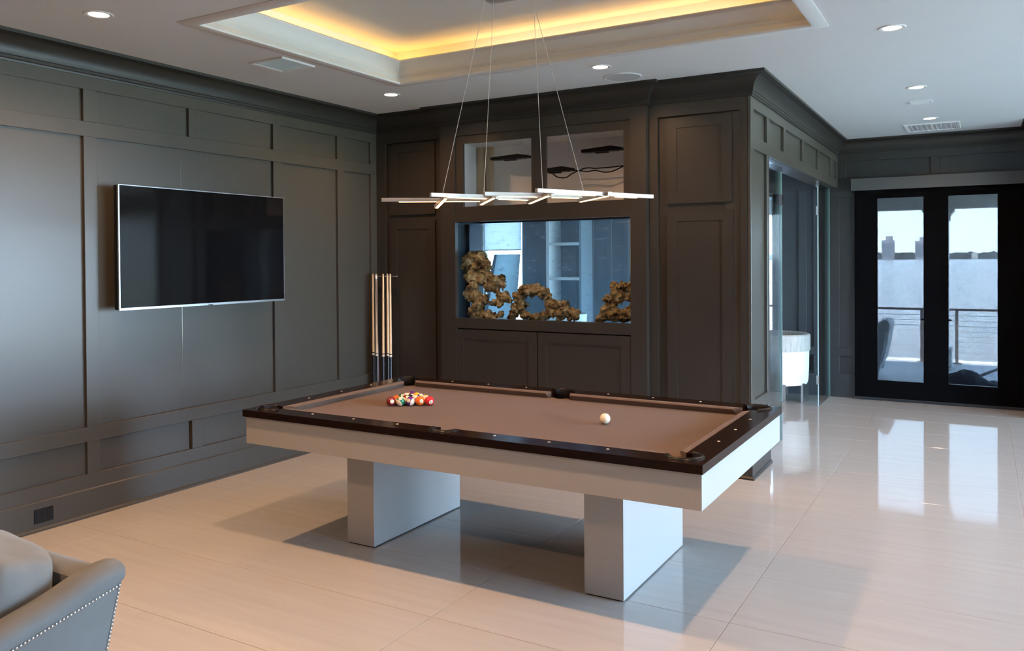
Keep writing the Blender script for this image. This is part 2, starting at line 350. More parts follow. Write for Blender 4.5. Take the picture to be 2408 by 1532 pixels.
tag(obj('wall_rear', B(-5.2, 5.13, -2.95, -2.8, 0, ZC), M_PANEL), 'plain dark wall behind the camera', 'wall', kind='structure')
# crown moulding all round
cr = [(-.02, 2.855), (.012, 2.855), (.014, 2.866), (.020, 2.872), (.020, 2.888), (.026, 2.892)]+[(.026+.099*(1-math.cos(R(a))), 2.892+.106*math.sin(R(a))) for a in range(9, 91, 9)]+[(.13, ZC-.02), (.13, ZC), (-.02, ZC)]
AX0, AX1, AY, CYF = -4.245, -2.29, 6.082, 6.14
tag(obj('trim_1', MB().sweep([(WX, -2.8), (WX, CYF), (AX0, CYF), (AX0, AY), (AX1, AY), (AX1, CYF), (SX, CYF), (SX, FY), (RX, FY), (RX, RY), (GX, RY), (GX, -2.8)], cr), M_CROWN, smooth=True, angle=30), 'dark cove crown moulding running round the whole room', 'crown moulding', kind='structure')

# ================================================================== FRENCH DOORS, SHADE, DECK
M_DOOR = mat('black_door_paint', (.018, .019, .021), .4)
d1 = bpy.data.objects.new('door_1', None); C.objects.link(d1); d1.location = (-.47, FY, 0); WL['door_1'] = Vector(d1.location); tag(d1, 'pair of black framed glass french doors to the deck', 'door', kind='structure')
obj('door_frame', B(-1.31, -1.22, FY+.02, FY+.14, 0, 2.42).box(.31, .40, FY+.02, FY+.14, 0, 2.42).box(-1.22, .31, FY+.02, FY+.14, 2.38, 2.42).box(-1.22, .31, FY+.02, FY+.14, 0, .02), M_DOOR, d1)
def leaf(x0, x1, px0, px1, hx, sgn):
    l = obj('door_leaf', MB().box(x0, px0, FY+.05, FY+.10, .02, 2.38).box(px1, x1, FY+.05, FY+.10, .02, 2.38).box(px0, px1, FY+.05, FY+.10, .02, .222).box(px0, px1, FY+.05, FY+.10, 2.332, 2.38), M_DOOR, d1)
    obj('pane', B(px0-.005, px1+.005, FY+.072, FY+.078, .217, 2.337), M_GLASS, l)
    obj('handle', MB().tube([(hx, FY+.05, .945), (hx, FY-.005, .945), (hx-sgn*.008, FY-.012, .945), (hx-sgn*.11, FY-.012, .945)], .0095, 8).box(hx-.014, hx+.014, FY+.04, FY+.052, .85, 1.04), M_BLACK, l)
leaf(-1.22, -.467, -1.071, -.592, -.51, 1); leaf(-.467, .31, -.342, .130, -.42, -1)
sh = thing('roller_shade', 'black roller shade with grey fascia, drawn down over the french doors', 'roller shade', (-.47, FY-.06, 2.43))
obj('fascia', B(-1.337, .47, FY-.1, FY-.004, 2.424, 2.56), mat('fascia_grey', (.052, .054, .057), .5), sh, bevel=.002)
obj('fabric', B(-1.305, .465, FY-.052, FY-.0515, .03, 2.424), M_SHADE, sh)
obj('hem_bar', B(-1.305, .465, FY-.058, FY-.046, .012, .034), M_DOOR, sh, bevel=.002)
# deck
M_DECK = mat('deck_stone', (.40, .40, .40), .55, var=.1, vscale=3, stretch=(1, 6, 1))
deck = tag(obj('deck', B(-9, 2.2, 10.46, 15.1, -.3, -.035), mat('deck_joint', (.55, .55, .56), .7)), 'grey stone deck outside the french doors', 'deck', kind='structure')
dm = {}
for i in range(8):
    for j in range(5):
        k = .924
        if k not in dm: dm[k] = B(-.596, .596, -.458, .458, -.03, 0).mesh('deck_tile', bevel=.003, seg=1)
        place('tile', dm[k], M_DECK, deck, (-6.9+i*1.2, 10.925+j*.924, -.03))
tag(obj('added_terrace', B(5.13, 9.5, -4, 10.46, -.3, -.05), M_DECK), 'unseen stone terrace added outside the glazed side wall to bounce daylight', 'deck', kind='structure')  # unseen pale slab, added to bounce daylight onto the ceiling
tag(obj('added_overhang', B(5.13, 7.6, -4, 10.46, 2.75, 2.9), mat('porch_paint', (.62, .62, .61), .7)), 'unseen overhang added outside the glazed side wall to shut out high sky', 'porch roof', kind='structure')  # unseen roof, added so that only low sky lights the room
porch = tag(obj('porch_roof', B(-9, .47, 10.46, 14.35, 2.62, 2.8).box(-9, .6, 14.05, 14.35, 2.385, 2.62), mat('porch_paint', (.62, .62, .61), .7)), 'pale porch roof and edge beam over the deck', 'porch roof', kind='structure')
col = thing('porch_column', 'pale square porch column with a moulded capital', 'column', (-.60, 14.2, -.03))
M_COL = mat('column_paint', (.66, .67, .66), .6)
obj('shaft', B(-.75, -.462, 14.06, 14.34, -.03, 2.25), M_COL, col); obj('base', B(-.78, -.42, 14.03, 14.37, -.03, .28), M_COL, col, bevel=.02)
obj('capital', MB().sweep([(-.75, 14.06), (-.75, 14.34), (-.462, 14.34), (-.462, 14.06)], [(0, 2.2), (-.02, 2.2), (-.02, 2.27), (-.04, 2.31), (-.075, 2.345), (-.075, 2.385), (0, 2.385)], True), M_COL, col)
M_RAIL = mat('rail_metal', (.16, .15, .15), .4, metal=.6)
rl = thing('deck_railing', 'slim metal cable railing along the deck edge', 'railing', (-1.2, 14.62, -.03))
obj('top_rail', B(-9, 2.2, 14.59, 14.64, .80, .835), M_RAIL, rl)
for x in (-6.1, -4.4, -2.6, -.86, -.37, 1.3):
    p = obj('post', B(x-.022, x+.022, 14.6, 14.63, -.03, .80), mat('post_metal', (.30, .25, .23), .5, metal=.4), rl); obj('foot_plate', B(x-.06, x+.06, 14.56, 14.67, -.031, -.018), M_RAIL, p)
for k in range(9):
    z = .06+k*.083; obj('cable', MB().tube([(-9, 14.615, z), (2.2, 14.615, z)], .004, 5), M_RAIL, rl)
# chair on the deck
wk = thing('deck_chair', 'grey woven high-back chair on the deck behind the left door pane', 'chair', (-1.55, 12.5, -.03))
M_WICK = mat('grey_wicker', (.46, .49, .52), .7, var=.3, vscale=40, bump=.4, bscale=90)
prof = [(-1.30, .01), (-1.19, .24), (-1.14, .48), (-1.105, .73), (-1.13, .775), (-1.18, .79), (-1.30, .735), (-1.37, .60), (-1.42, .44), (-1.9, .42), (-1.95, .30), (-1.9, .05)]
bk = MB().extr([(x, 12.25, z) for x, z in prof], (0, .62, 0)); obj('shell', bk, M_WICK, wk, bevel=.03, seg=3, smooth=True)
obj('seat_cushion', B(-1.92, -1.40, 12.28, 12.84, .40, .50), mat('charcoal_cushion', (.06, .065, .08), .8), wk, bevel=.03, seg=3, smooth=True)
for sy in (12.22, 12.86):
    obj('arm', MB().extr([(-1.95, sy, .05), (-1.25, sy, .05), (-1.15, sy, .62), (-1.40, sy, .60), (-1.95, sy, .55)], (0, .05, 0)), M_WICK, wk, bevel=.012)
# cover heap and pole
bgm = MB()
for (x, y, z, r, s) in ((-.30, 11.45, .07, .15, (1, 1, 1)), (-.18, 11.5, .10, .16, (1.2, 1, 1)), (-.05, 11.5, .04, .14, (1.1, 1, 1)), (.08, 11.48, .03, .12, (1.3, 1, .9)), (.2, 11.5, .0, .12, (1.3, 1, .9)), (-.4, 11.5, .04, .13, (1, 1, 1))): bgm.sphere((x, y, z), r, 14, s)
hm = smoothmesh(bgm, 'cover_heap', (-.15, 11.5, -.03), voxel=.02)
for v in hm.vertices:
    n = noise.noise_vector(v.co*9)*.03+noise.noise_vector(v.co*25)*.008; v.co = v.co+Vector(n); v.co.z = max(v.co.z, 0.001)
hp = tag(obj('folded_cover', hm, mat('navy_canvas', (.018, .022, .035), .7, var=.3, vscale=10), loc=(-.15, 11.5, -.03)), 'dark navy canvas cover heaped on the deck behind the right door pane', 'cover')
tag(obj('pole', MB().tube([(-.12, 11.52, .15), (.28, 11.9, .30), (.75, 12.35, .47)], .017, 8), mat('pole_metal', (.10, .10, .11), .5), loc=(-.12, 11.52, .15)), 'slim dark pole resting on the heaped deck cover', 'pole')
# water, far shore
def water():
    m = mat('bay_water', (.09, .10, .13), .16, spec=.5); nt = m.node_tree; p = nt.nodes['Principled BSDF']
    g = nt.nodes.new('ShaderNodeNewGeometry'); mp = nt.nodes.new('ShaderNodeMapping'); mp.inputs['Scale'].default_value = (.35, 1, 1)
    n = nt.nodes.new('ShaderNodeTexNoise'); n.inputs['Scale'].default_value = .55; n.inputs['Detail'].default_value = 8; n.inputs['Roughness'].default_value = .65
    b = nt.nodes.new('ShaderNodeBump'); b.inputs['Strength'].default_value = 1; b.inputs['Distance'].default_value = .9
    lnk(nt, g.outputs['Position'], mp.inputs[0]); lnk(nt, mp.outputs[0], n.inputs['Vector']); lnk(nt, n.outputs['Fac'], b.inputs['Height']); lnk(nt, b.outputs[0], p.inputs['Normal'])
    return m
tag(obj('water', B(-2500, 2500, 15.1, 2600, -3.2, -2.2), water()), 'choppy grey-blue bay water stretching to the far shore', 'water', kind='structure')
tag(obj('ground', B(-60, 60, -60, 15.1, -.6, -.32), mat('garden_ground', (.16, .20, .10), .9, var=.3, vscale=.6)), 'planted ground around the house', 'ground', kind='structure')
D = 1500.0
def far(px, py): return ony(px, py, D)
tr = MB(); n = 160; x0 = far(1700, 600).x; x1 = far(2500, 600).x
tops = [far(2200, 594.5).z+3.2*noise.noise(Vector((i*.33, 2, 0)))+1.5*noise.noise(Vector((i*1.3, 5, 0))) for i in range(n+1)]
pts = [(x0+(x1-x0)*i/n, D, tops[i]) for i in range(n+1)]
tr.extr([(x0, D, -2.2)]+pts+[(x1, D, -2.2)], (0, 60, 0))
tag(obj('shoreline', tr, mat('far_trees', (.16, .17, .17), .9, var=.4, vscale=.05)), 'hazy tree-lined far shore across the bay', 'shoreline', kind='structure')
def tower(px0, px1, py, label, crown):
    a, b = far(px0, py), far(px1, py); t = thing('tower_block', label, 'building', ((a.x+b.x)/2, D-20, -2)); M_T = mat('hazy_concrete', (.40, .38, .38), .9, var=.1, vscale=.1)
    w_ = obj('wall', B(a.x, b.x, D-32, D-8, -2, a.z), M_T, t); wd = b.x-a.x
    obj('penthouse', B(a.x+wd*crown[0], a.x+wd*crown[1], D-30, D-10, a.z, a.z+6.5), M_T, t)
    nf = 10
    for f_ in range(nf):
        z = 4+(a.z-8)*f_/nf; obj('window', B(a.x+wd*.08, b.x-wd*.08, D-32.2, D-31.9, z, z+1.4), mat('hazy_glass', (.28, .29, .31), .4), w_)
tower(2078, 2105, 566, 'hazy apartment tower at the left on the far shore', (.35, .85)); tower(2155, 2178, 568, 'hazy apartment tower beside the door stile on the far shore', (.45, .9))
tag(obj('harbour_shed', B(*[far(2285, 598).x, far(2300, 598).x], D-30, D-5, -2.2, far(2285, 596).z).extr([(far(2284, 596).x, D-30, far(2284, 596).z), (far(2301, 596).x, D-30, far(2284, 596).z), (far(2292, 594).x, D-30, far(2284, 593.5).z)], (0, 25, 0)), mat('shed_wall', (.55, .54, .48), .8), loc=(far(2292, 598).x, D-18, -2)), 'small pale waterside house on the far shore', 'house')

# ================================================================== DEN BEHIND THE PARTITION
M_DENW = mat('den_dark_wall', (.055, .060, .068), .45, var=.08)
M_DENL = mat('den_grey_wall', (.30, .33, .36), .6, var=.1, vscale=2)
W1 = (-4.1, -2.245, .25, 2.45); W2 = (-6.46, -5.775, .5, 2.6)
wd = MB().box(-8.2, W2[0], FY+.031, FY+.16, 0, ZC).box(W2[1], W1[0], FY+.031, FY+.16, 0, ZC).box(W1[1], -1.69, FY+.031, FY+.16, 0, ZC)
for a in (W1, W2): wd.box(a[0], a[1], FY+.031, FY+.16, 0, a[2]).box(a[0], a[1], FY+.031, FY+.16, a[3], ZC)
wden = tag(obj('wall_den_far', wd, M_DENW), 'dark panelled far wall of the room behind the glass', 'wall', kind='structure')
panelled(wden, lambda u, w_, z: (u, FY-w_, z), [(-2.2, -1.69, 2.47, ZC), (-2.2, -1.69, 0, .26), (-2.2, -1.69, .49, .58)], [(-2.2, -2.14, .58, 2.47), (-1.94, -1.85, .58, 2.47), (-1.77, -1.69, .58, 2.47), (-2.2, -2.14, .26, .49), (-1.94, -1.85, .26, .49), (-1.77, -1.69, .26, .49)]+[(x, x+.07, 0, ZC) for x in (-5.3, -4.98, -4.72, -4.45, -4.2)],
         [(-2.14, -1.94, .58, 2.47), (-1.85, -1.77, .58, 2.47), (-2.14, -1.94, .26, .49), (-1.85, -1.77, .26, .49)], mt=M_DENW)
tag(obj('wall_den_left', B(-8.35, -8.2, 6.7, 10.42, 0, ZC), M_DENL), 'grey end wall of the room behind the aquarium', 'wall', kind='structure')
wb = MB().box(-8.2, -4.25, 6.74, 6.82, 0, ZC).box(-2.34, -1.69, 6.74, 6.82, 0, ZC).box(-4.25, -2.34, 6.74, 6.82, 0, .95).box(-4.25, -2.34, 6.74, 6.82, 2.03, ZC)
tag(obj('wall_back', wb, M_BEIGE), 'partition wall behind the built-in cabinets', 'wall', kind='structure')
for i, (a, nme) in enumerate(((W1, 'wide white framed window in the room behind the glass partition'), (W2, 'tall window with a white blind, seen through the aquarium'))):
    t = .05; f_ = MB().box(a[0], a[0]+t, FY+.03, FY+.12, a[2], a[3]).box(a[1]-t*.3, a[1], FY+.03, FY+.12, a[2], a[3]).box(a[0]+t, a[1]-t*.3, FY+.03, FY+.12, a[3]-t, a[3]).box(a[0]+t, a[1]-t*.3, FY+.03, FY+.12, a[2], a[2]+t)
    wi = tag(obj('window_%d' % (i+1), f_, M_WHITE), nme, 'window', kind='structure'); obj('pane', B(a[0], a[1], FY+.07, FY+.076, a[2], a[3]), M_GLASS, wi)
def translucent(name, c):
    m = bpy.data.materials.new(name); m.use_nodes = True; nt = m.node_tree; nt.nodes.clear(); o = nt.nodes.new('ShaderNodeOutputMaterial'); a = nt.nodes.new('ShaderNodeBsdfTranslucent'); b = nt.nodes.new('ShaderNodeBsdfDiffuse'); mx = nt.nodes.new('ShaderNodeMixShader')
    a.inputs[0].default_value = (*c, 1); b.inputs[0].default_value = (*c, 1); mx.inputs[0].default_value = .7; lnk(nt, b.outputs[0], mx.inputs[1]); lnk(nt, a.outputs[0], mx.inputs[2]); lnk(nt, mx.outputs[0], o.inputs[0]); return m
bl = thing('window_blind', 'white blind half drawn on the window seen through the aquarium', 'blind', (-6.1, FY-.01, 2.6))
obj('fabric', B(-6.395, -5.775, FY-.012, FY-.010, 1.80, 2.62), translucent('white_blind', (.96, .97, .96)), bl); obj('roller', MB().tube([(-6.41, FY-.03, 2.62), (-5.76, FY-.03, 2.62)], .025, 12), M_WHITE, bl); obj('hem_bar', B(-6.395, -5.775, FY-.017, FY-.006, 1.785, 1.80), M_WHITE, bl)
pb = thing('leaning_board', 'pale frosted panel leaning below the blind, seen through the aquarium', 'board', (-6.0, 9.9, 0))
obj('board', MB().extr([(-6.20, 9.75, .02), (-5.66, 9.75, .02), (-5.78, 10.24, 1.72), (-6.16, 10.24, 1.72)], (0, .03, .01)), translucent('frosted_board', (.50, .58, .60)), pb); obj('edge_strip', MB().extr([(-6.27, 9.75, .02), (-6.20, 9.75, .02), (-6.16, 10.24, 1.72), (-6.21, 10.24, 1.72)], (0, .03, .01)), mat('board_edge', (.12, .15, .18), .5), pb)
bc = thing('bookcase', 'white open bookcase in the room seen through the aquarium', 'bookcase', (-5.05, 10.05, 0))
a0, a1 = ony(1284, 600, 9.9).x, ony(1291, 600, 9.9).x
obj('side_panel', B(a0, a1, 9.9, 10.26, 0, 2.5), M_WHITE, bc); b1 = ony(1362, 600, 9.9).x; obj('side_panel', B(b1, b1+.03, 9.9, 10.26, 0, 2.5), mat('bookcase_grey', (.2, .24, .28), .6), bc)
for z in (.45, .9, 1.39, 1.86, 2.4): obj('shelf', B(a1, b1, 9.9, 10.26, z-.02, z+.018), M_WHITE, bc)
wb_ = thing('waste_bin', 'white tapered bin on the floor beyond the aquarium', 'bin', (-4.6, 9.5, 0)); obj('body', MB().lathe((-4.6, 9.5, 0), [(0, 0), (.16, 0), (.2, .95), (.19, .95), (.15, .02), (0, .02)], 24), M_WHITE, wb_, smooth=True)

# glass partition panels
gp = None
for (y0, y1, lab, he) in ((6.745, 7.64, 'near frameless glass side panel of the partition by the tall cabinet', 7.64), (9.52, 10.3, 'far frameless glass side panel of the partition by the end wall', 9.52)):
    g = thing('glass_panel', lab, 'glass panel', (-1.588, (y0+y1)/2, 0), 'glass partition side panels')
    obj('pane', B(-1.594, -1.582, y0+.008, y1-.008, .004, 2.466), M_GLASS, g)
    for y in (y0+.005, y1-.005): obj('edge', B(-1.594, -1.582, y-.003, y+.003, .004, 2.466), M_GEDGE, g)
    for z0, z1 in ((.25, .35), (2.12, 2.22)):
        obj('hinge', B(-1.602, -1.574, he-.035, he+.02, z0, z1), M_CHROME, g, bevel=.003)
    obj('clip', B(-1.602, -1.574, he-.03, he+.01, 2.43, 2.47), M_CHROME, g, bevel=.003)
# tub chair
ch = thing('tub_chair', 'white drum-shaped tub chair with pale hide band in the room behind the glass', 'chair', (-2.10, 9.80, 0))
M_HIDE = mat('pale_hide', (.42, .41, .38), .75, var=.5, vscale=22, stretch=(2.5, 2.5, .35), bump=.3, bscale=60)
cc = (-2.10, 9.82, 0); r = .37
obj('drum', MB().lathe(cc, [(0, .20), (r-.03, .20), (r-.02, .25), (r-.012, .40), (r-.01, .585), (0, .585)], 40), mat('white_leather', (.80, .82, .83), .45), ch, smooth=True)
obj('back_band', MB().lathe(cc, [(r-.06, .585), (r, .585), (r+.003, .60), (r+.003, .76), (r-.01, .775), (r-.05, .775), (r-.06, .765)], 48, R(-70), R(205)), M_HIDE, ch, smooth=True)
obj('seat_cushion', MB().lathe(cc, [(0, .585), (r-.07, .585), (r-.07, .62), (r-.10, .645), (0, .65)], 36), mat('cream_cushion', (.66, .64, .58), .7), ch, smooth=True)
for a, wdt in ((-8, .10), (100, .12), (215, .12), (-82, .12)):
    a = R(a); c_ = Vector((cc[0]+(r-.03)*math.cos(a), cc[1]+(r-.03)*math.sin(a), 0)); t_ = Vector((-math.sin(a), math.cos(a), 0))*wdt
    obj('leg', MB().extr([c_-t_, c_+t_, c_+t_+Vector((0, 0, .22)), c_-t_+Vector((0, 0, .22))], (-.025*math.cos(a), -.025*math.sin(a), 0)), M_STEEL, ch)
a0, a1 = R(-112), R(-72)
obj('arm_panel', MB().lathe(cc, [(r-.03, .0), (r+.006, .0), (r+.006, .77), (r-.03, .77)], 8, a0, a1), M_HIDE, ch, smooth=True)
ol = thing('wall_outlet', 'black outlet plate low on the dark wall behind the tub chair', 'outlet', (-1.80, FY-.0, .36)); obj('plate', B(-1.86, -1.79, FY-.006, FY+.002, .30, .46), M_BLACK, ol, bevel=.002)
for z in (.35, .41): obj('socket', B(-1.845, -1.805, FY-.009, FY-.004, z-.02, z+.02), M_BLACK, ol)

# ================================================================== BUILT-IN CABINETS
def shaker(parent, x0, x1, z0, z1, yf, fw, name='door', th=.02, rec=.008, sub=True):
    """door front at yf (towards -y) with frame fw, recessed centre panel as a sub-part"""
    d = MB(); 
    for a in ((x0, x0+fw, z0, z1), (x1-fw, x1, z0, z1), (x0+fw, x1-fw, z0, z0+fw), (x0+fw, x1-fw, z1-fw, z1)): d.box(a[0], a[1], yf, yf+th, a[2], a[3])
    o = obj(name, d, M_CAB, parent); obj('panel', B(x0+fw, x1-fw, yf+rec, yf+th, z0+fw, z1-fw), M_CAB, o); return o
def tall(x0, x1, ox0, ox1, dx0, dx1, lab):
    t = thing('tall_cabinet', lab, 'cabinet', ((x0+x1)/2, CYF+.3, 0), 'built-in tall cabinets'); zt, zb = 2.758, .20
    obj('face_frame', B(x0, ox0, CYF, CYF+.03, .18, ZC).box(ox1, x1, CYF, CYF+.03, .18, ZC).box(ox0, ox1, CYF, CYF+.03, zt, ZC).box(ox0, ox1, CYF, CYF+.03, .18, zb), M_CAB, t)
    obj('carcass', B(x0, x1, CYF+.030, CYF+.60, 0, ZC), M_CAB, t)
    shaker(t, dx0, dx1, 2.078, 2.743, CYF+.008, .08); shaker(t, dx0, dx1, .23, 2.021, CYF+.008, .08)
    return t
tall(WX, AX0, -4.925, -4.305, -4.877, -4.357, 'tall dark built-in cabinet in the corner behind the cue rack')
tall(AX1, SX-.026, -2.217, -1.573, -2.146, -1.637, 'tall dark built-in cabinet between aquarium and glass partition')
aq = thing('aquarium_cabinet', 'dark built-in cabinet wall framing the aquarium, with open light bays above', 'cabinet', ((AX0+AX1)/2, AY+.3, 0))
ff = MB(); GX0, GX1, GZ0, GZ1 = -4.092, -2.424, 1.133, 1.989
T = .05
for a in ((AX0, GX0, .0, ZC), (GX1, AX1, .0, ZC), (GX0, GX1, GZ1, 2.066), (GX0, GX1, 1.045, GZ0), (GX0, GX1, 2.757, ZC), (GX0, GX1, 0, .2)): ff.box(a[0], a[1], AY, AY+T, a[2], a[3])
obj('face_frame', ff, M_CAB, aq)
up = MB(); u0 = AY+.018
for a in ((GX0, -4.016, 2.066, 2.757), (-3.322, -3.185, 2.066, 2.757), (-2.486, GX1, 2.066, 2.757), (-4.016, -3.322, 2.066, 2.124), (-3.185, -2.486, 2.066, 2.124), (-4.016, -3.322, 2.684, 2.757), (-3.185, -2.486, 2.684, 2.757)): up.box(a[0], a[1], u0, u0+.03, a[2], a[3])
obj('bay_frame', up, M_CAB, aq)
obj('plinth', B(AX0, AX1, AY-.012, AY, 0, .18), M_CAB, aq); obj('backing', B(GX0, GX1, AY+.035, AY+.05, .2, 1.045), M_BLACK, aq)
shaker(aq, -4.098, -3.273, .215, 1.034, AY+.004, .085); shaker(aq, -3.262, -2.428, .215, 1.034, AY+.004, .085)
obj('side', B(AX0, AX0+.03, AY+T, 6.74, 0, ZC), M_CAB, aq); obj('side', B(AX1-.03, AX1, AY+T, 6.74, 0, ZC), M_CAB, aq)
# light bay above the tank
by = MB().box(-4.18, -2.35, 6.66, 6.68, 2.06, 2.74)
obj('bay_back', by, M_BEIGE, aq); obj('bay_ceiling', B(-4.18, -2.35, AY+.05, 6.66, 2.72, 2.74), M_WHITE, aq); obj('bay_side', B(-4.20, -4.18, AY+.05, 6.66, 2.06, 2.72), M_WHITE, aq); obj('bay_side', B(-2.35, -2.33, AY+.05, 6.66, 2.06, 2.72), M_WHITE, aq)
obj('bay_floor', B(-4.18, -2.35, AY+.06, 6.12, 2.05, 2.066).box(-4.18, -2.35, 6.62, 6.66, 2.05, 2.066), M_BEIGE, aq)
obj('stud', B(-4.17, -4.10, 6.58, 6.655, 2.066, 2.72).box(-4.085, -4.03, 6.60, 6.655, 2.066, 2.72), M_WOODSTUD, aq)
def fixture(pxa, pxb, pyt, pyb, y, hooks, lab):
    a, b = ony(pxa, (pyt+pyb)/2, y), ony(pxb, (pyt+pyb)/2, y); zt, zb = ony((pxa+pxb)/2, pyt, y).z, ony((pxa+pxb)/2, pyb, y).z; zc = (zt+zb)/2
    t = thing('aquarium_lamp', lab, 'lamp', ((a.x+b.x)/2, y, zb), 'hanging aquarium lamps'); L = b.x-a.x
    obj('housing', MB().extr([(a.x, y-.035, zb+.008), (b.x, y-.035, zb+.008), (b.x, y-.035, zb+.032), (a.x+L*.72, y-.035, zt+.004), (a.x, y-.035, zb+.034)], (0, .07, 0)), M_BLACK, t, bevel=.004)
    obj('fan_guard', B(a.x+L*.34, b.x-L*.36, y-.025, y+.025, zb-.004, zb+.010), M_BLACK, t, bevel=.004); obj('lens', B(a.x+L*.12, b.x-L*.12, y-.03, y+.03, zb+.003, zb+.009), mat('lamp_lens', (.05, .05, .06), .1), t)
    for fx in hooks:
        x = a.x+L*fx; k = obj('hanger', MB().tube([(x-.035, y, zt), (x, y, zt+.07), (x+.035, y, zt)], .0018, 5).tube([(x, y, zt+.07), (x, y, 2.69)], .0016, 5), M_STEEL, t)
        obj('hook', MB().tube([(x, y, 2.72), (x, y, 2.705)]+[(x+.008*math.sin(R(q)), y, 2.697+.008*math.cos(R(q))) for q in range(0, 271, 45)], .002, 6), M_STEEL, k)
fixture(1157, 1245, 365.5, 377, 6.40, (.17, .79), 'black slim hanging lamp in the left bay above the aquarium')
fixture(1264, 1348, 394, 407, 6.38, (.87,), 'black slim hanging lamp cut off by the centre post above the aquarium')
fixture(1370, 1464, 346, 359, 6.42, (.18, .83), 'black slim hanging lamp at upper right of the right bay')
cpts = [(1349, 400), (1361, 402), (1371, 397), (1385, 395), (1400, 396), (1430, 394), (1466, 390)]; cp2 = [(1300, 409), (1312, 417), (1330, 418), (1345, 409), (1361, 402), (1380, 404), (1400, 401), (1420, 405), (1440, 403), (1466, 391)]
def catm(P, n=5):
    o = []
    for i in range(len(P)-1):
        p0, p1, p2, p3 = P[max(i-1, 0)], P[i], P[i+1], P[min(i+2, len(P)-1)]
        for k in range(n):
            t = k/n; o.append(.5*((2*p1)+(p2-p0)*t+(2*p0-5*p1+4*p2-p3)*t*t+(3*p1-p0-3*p2+p3)*t**3))
    return o+[P[-1]]
for k, (cps, lb) in enumerate(((cpts, 'black lamp cable running straight across the right bay'), (cp2, 'black lamp cable drooping below the cut-off hanging lamp'))):
    P = catm([ony(*c_, 6.50-.03*k) for c_ in cps]); tag(obj('power_cable', MB().tube(P, .0055, 6), M_BLACK, loc=P[0], smooth=True), lb, 'cable', 'lamp cables above the aquarium')

# ---- the aquarium
tk = thing('aquarium', 'wide glass aquarium built into the dark cabinet wall', 'aquarium', (-3.26, 6.4, 1.05))
tx0, tx1, ty0, ty1 = -4.212, -2.322, AY+.055, 6.68
obj('front_pane', B(tx0, tx1, ty0, ty0+.012, 1.09, 2.045), M_TANKF, tk); obj('back_pane', B(tx0, tx1, ty1-.012, ty1, 1.09, 2.045), M_TANKB, tk)
obj('side_pane', B(tx0, tx0+.012, ty0+.012, ty1-.012, 1.09, 2.045), M_TANKB, tk); obj('side_pane', B(tx1-.012, tx1, ty0+.012, ty1-.012, 1.09, 2.045), M_TANKB, tk)
obj('base', B(tx0, tx1, ty0, ty1, 1.05, 1.09), M_BLACK, tk); obj('rim', MB().sweep([(tx0, ty0), (tx0, ty1), (tx1, ty1), (tx1, ty0)], [(-.005, 2.0), (.03, 2.0), (.03, 2.05), (-.005, 2.05)], True), M_BLACK, tk)
obj('edge_strip', B(-2.655, -2.635, ty1-.03, ty1-.012, 1.09, 2.0), mat('silicone_white', (.62, .72, .74), .4), tk)
ov = obj('overflow_box', B(-4.198, -4.160, 6.42, 6.66, 1.09, 1.98), mat('tank_black', (.010, .016, .030), .25), tk); obj('overflow_comb', B(-4.196, -4.165, 6.405, 6.425, 1.90, 1.98), M_BLACK, ov)
def rock(name, lab, blobs, loc, seed, vs=.008, dy=0):
    mb = MB()
    for px, py, rp_, y in blobs: p_ = ony(px, py, y+dy); mb.sphere(p_, rp_*1.18, 12, (1, .9, 1))
    me = smoothmesh(mb, name, loc, voxel=vs); of = Vector((seed*3.1, seed, 0))
    for v in me.vertices:
        n = v.normal; c_ = v.co+of
        d = .034*noise.noise(c_*14)+.024*noise.noise(c_*34)+.012*noise.noise(c_*80)-.006; v.co = v.co+n*d+Vector(noise.noise_vector(c_*18))*.014
        v.co.z = max(v.co.z, .001)
    return tag(obj(name, me, M_ROCK, loc=loc), lab, 'rock', 'aquarium rocks')
def rockmat():
    m = mat('live_rock', (.30, .19, .09), .9, bump=.8, bscale=70); nt = m.node_tree; p = nt.nodes['Principled BSDF']
    tc = nt.nodes.new('ShaderNodeTexCoord'); n = nt.nodes.new('ShaderNodeTexNoise'); n.inputs['Scale'].default_value = 14; n.inputs['Detail'].default_value = 8; n.inputs['Roughness'].default_value = .7
    r = nt.nodes.new('ShaderNodeValToRGB'); e = r.color_ramp.elements; e[0].position = .34; e[0].color = (.075, .04, .018, 1); e[1].position = .70; e[1].color = (.80, .60, .36, 1); k = e.new(.52); k.color = (.44, .27, .11, 1)
    lnk(nt, tc.outputs['Object'], n.inputs['Vector']); lnk(nt, n.outputs['Fac'], r.inputs[0]); lnk(nt, r.outputs[0], p.inputs['Base Color']); return m
M_ROCK = rockmat()
rock('reef_rock', 'tall craggy brown rock stack at the left of the aquarium',
     [(1098, 612, .045, 6.36), (1112, 606, .05, 6.38), (1130, 610, .05, 6.38), (1141, 622, .045, 6.38), (1096, 626, .04, 6.36), (1117, 634, .06, 6.38), (1138, 642, .05, 6.4), (1110, 650, .05, 6.36), (1128, 658, .05, 6.38), (1150, 655, .04, 6.4), (1166, 660, .045, 6.42), (1180, 656, .03, 6.42), (1182, 672, .03, 6.42), (1165, 676, .045, 6.42), (1148, 672, .045, 6.4), (1111, 677, .045, 6.34), (1100, 692, .04, 6.34), (1118, 700, .055, 6.36), (1138, 704, .04, 6.36), (1125, 720, .05, 6.36), (1172, 694, .03, 6.38), (1185, 700, .035, 6.38), (1160, 712, .03, 6.36), (1175, 712, .035, 6.36), (1196, 708, .025, 6.36), (1112, 736, .04, 6.34), (1130, 740, .045, 6.36), (1150, 742, .04, 6.36), (1115, 746, .035, 6.34), (1160, 745, .03, 6.36), (1178, 742, .028, 6.38)], (-4.0, 6.29, 1.09), 1, dy=-.07)
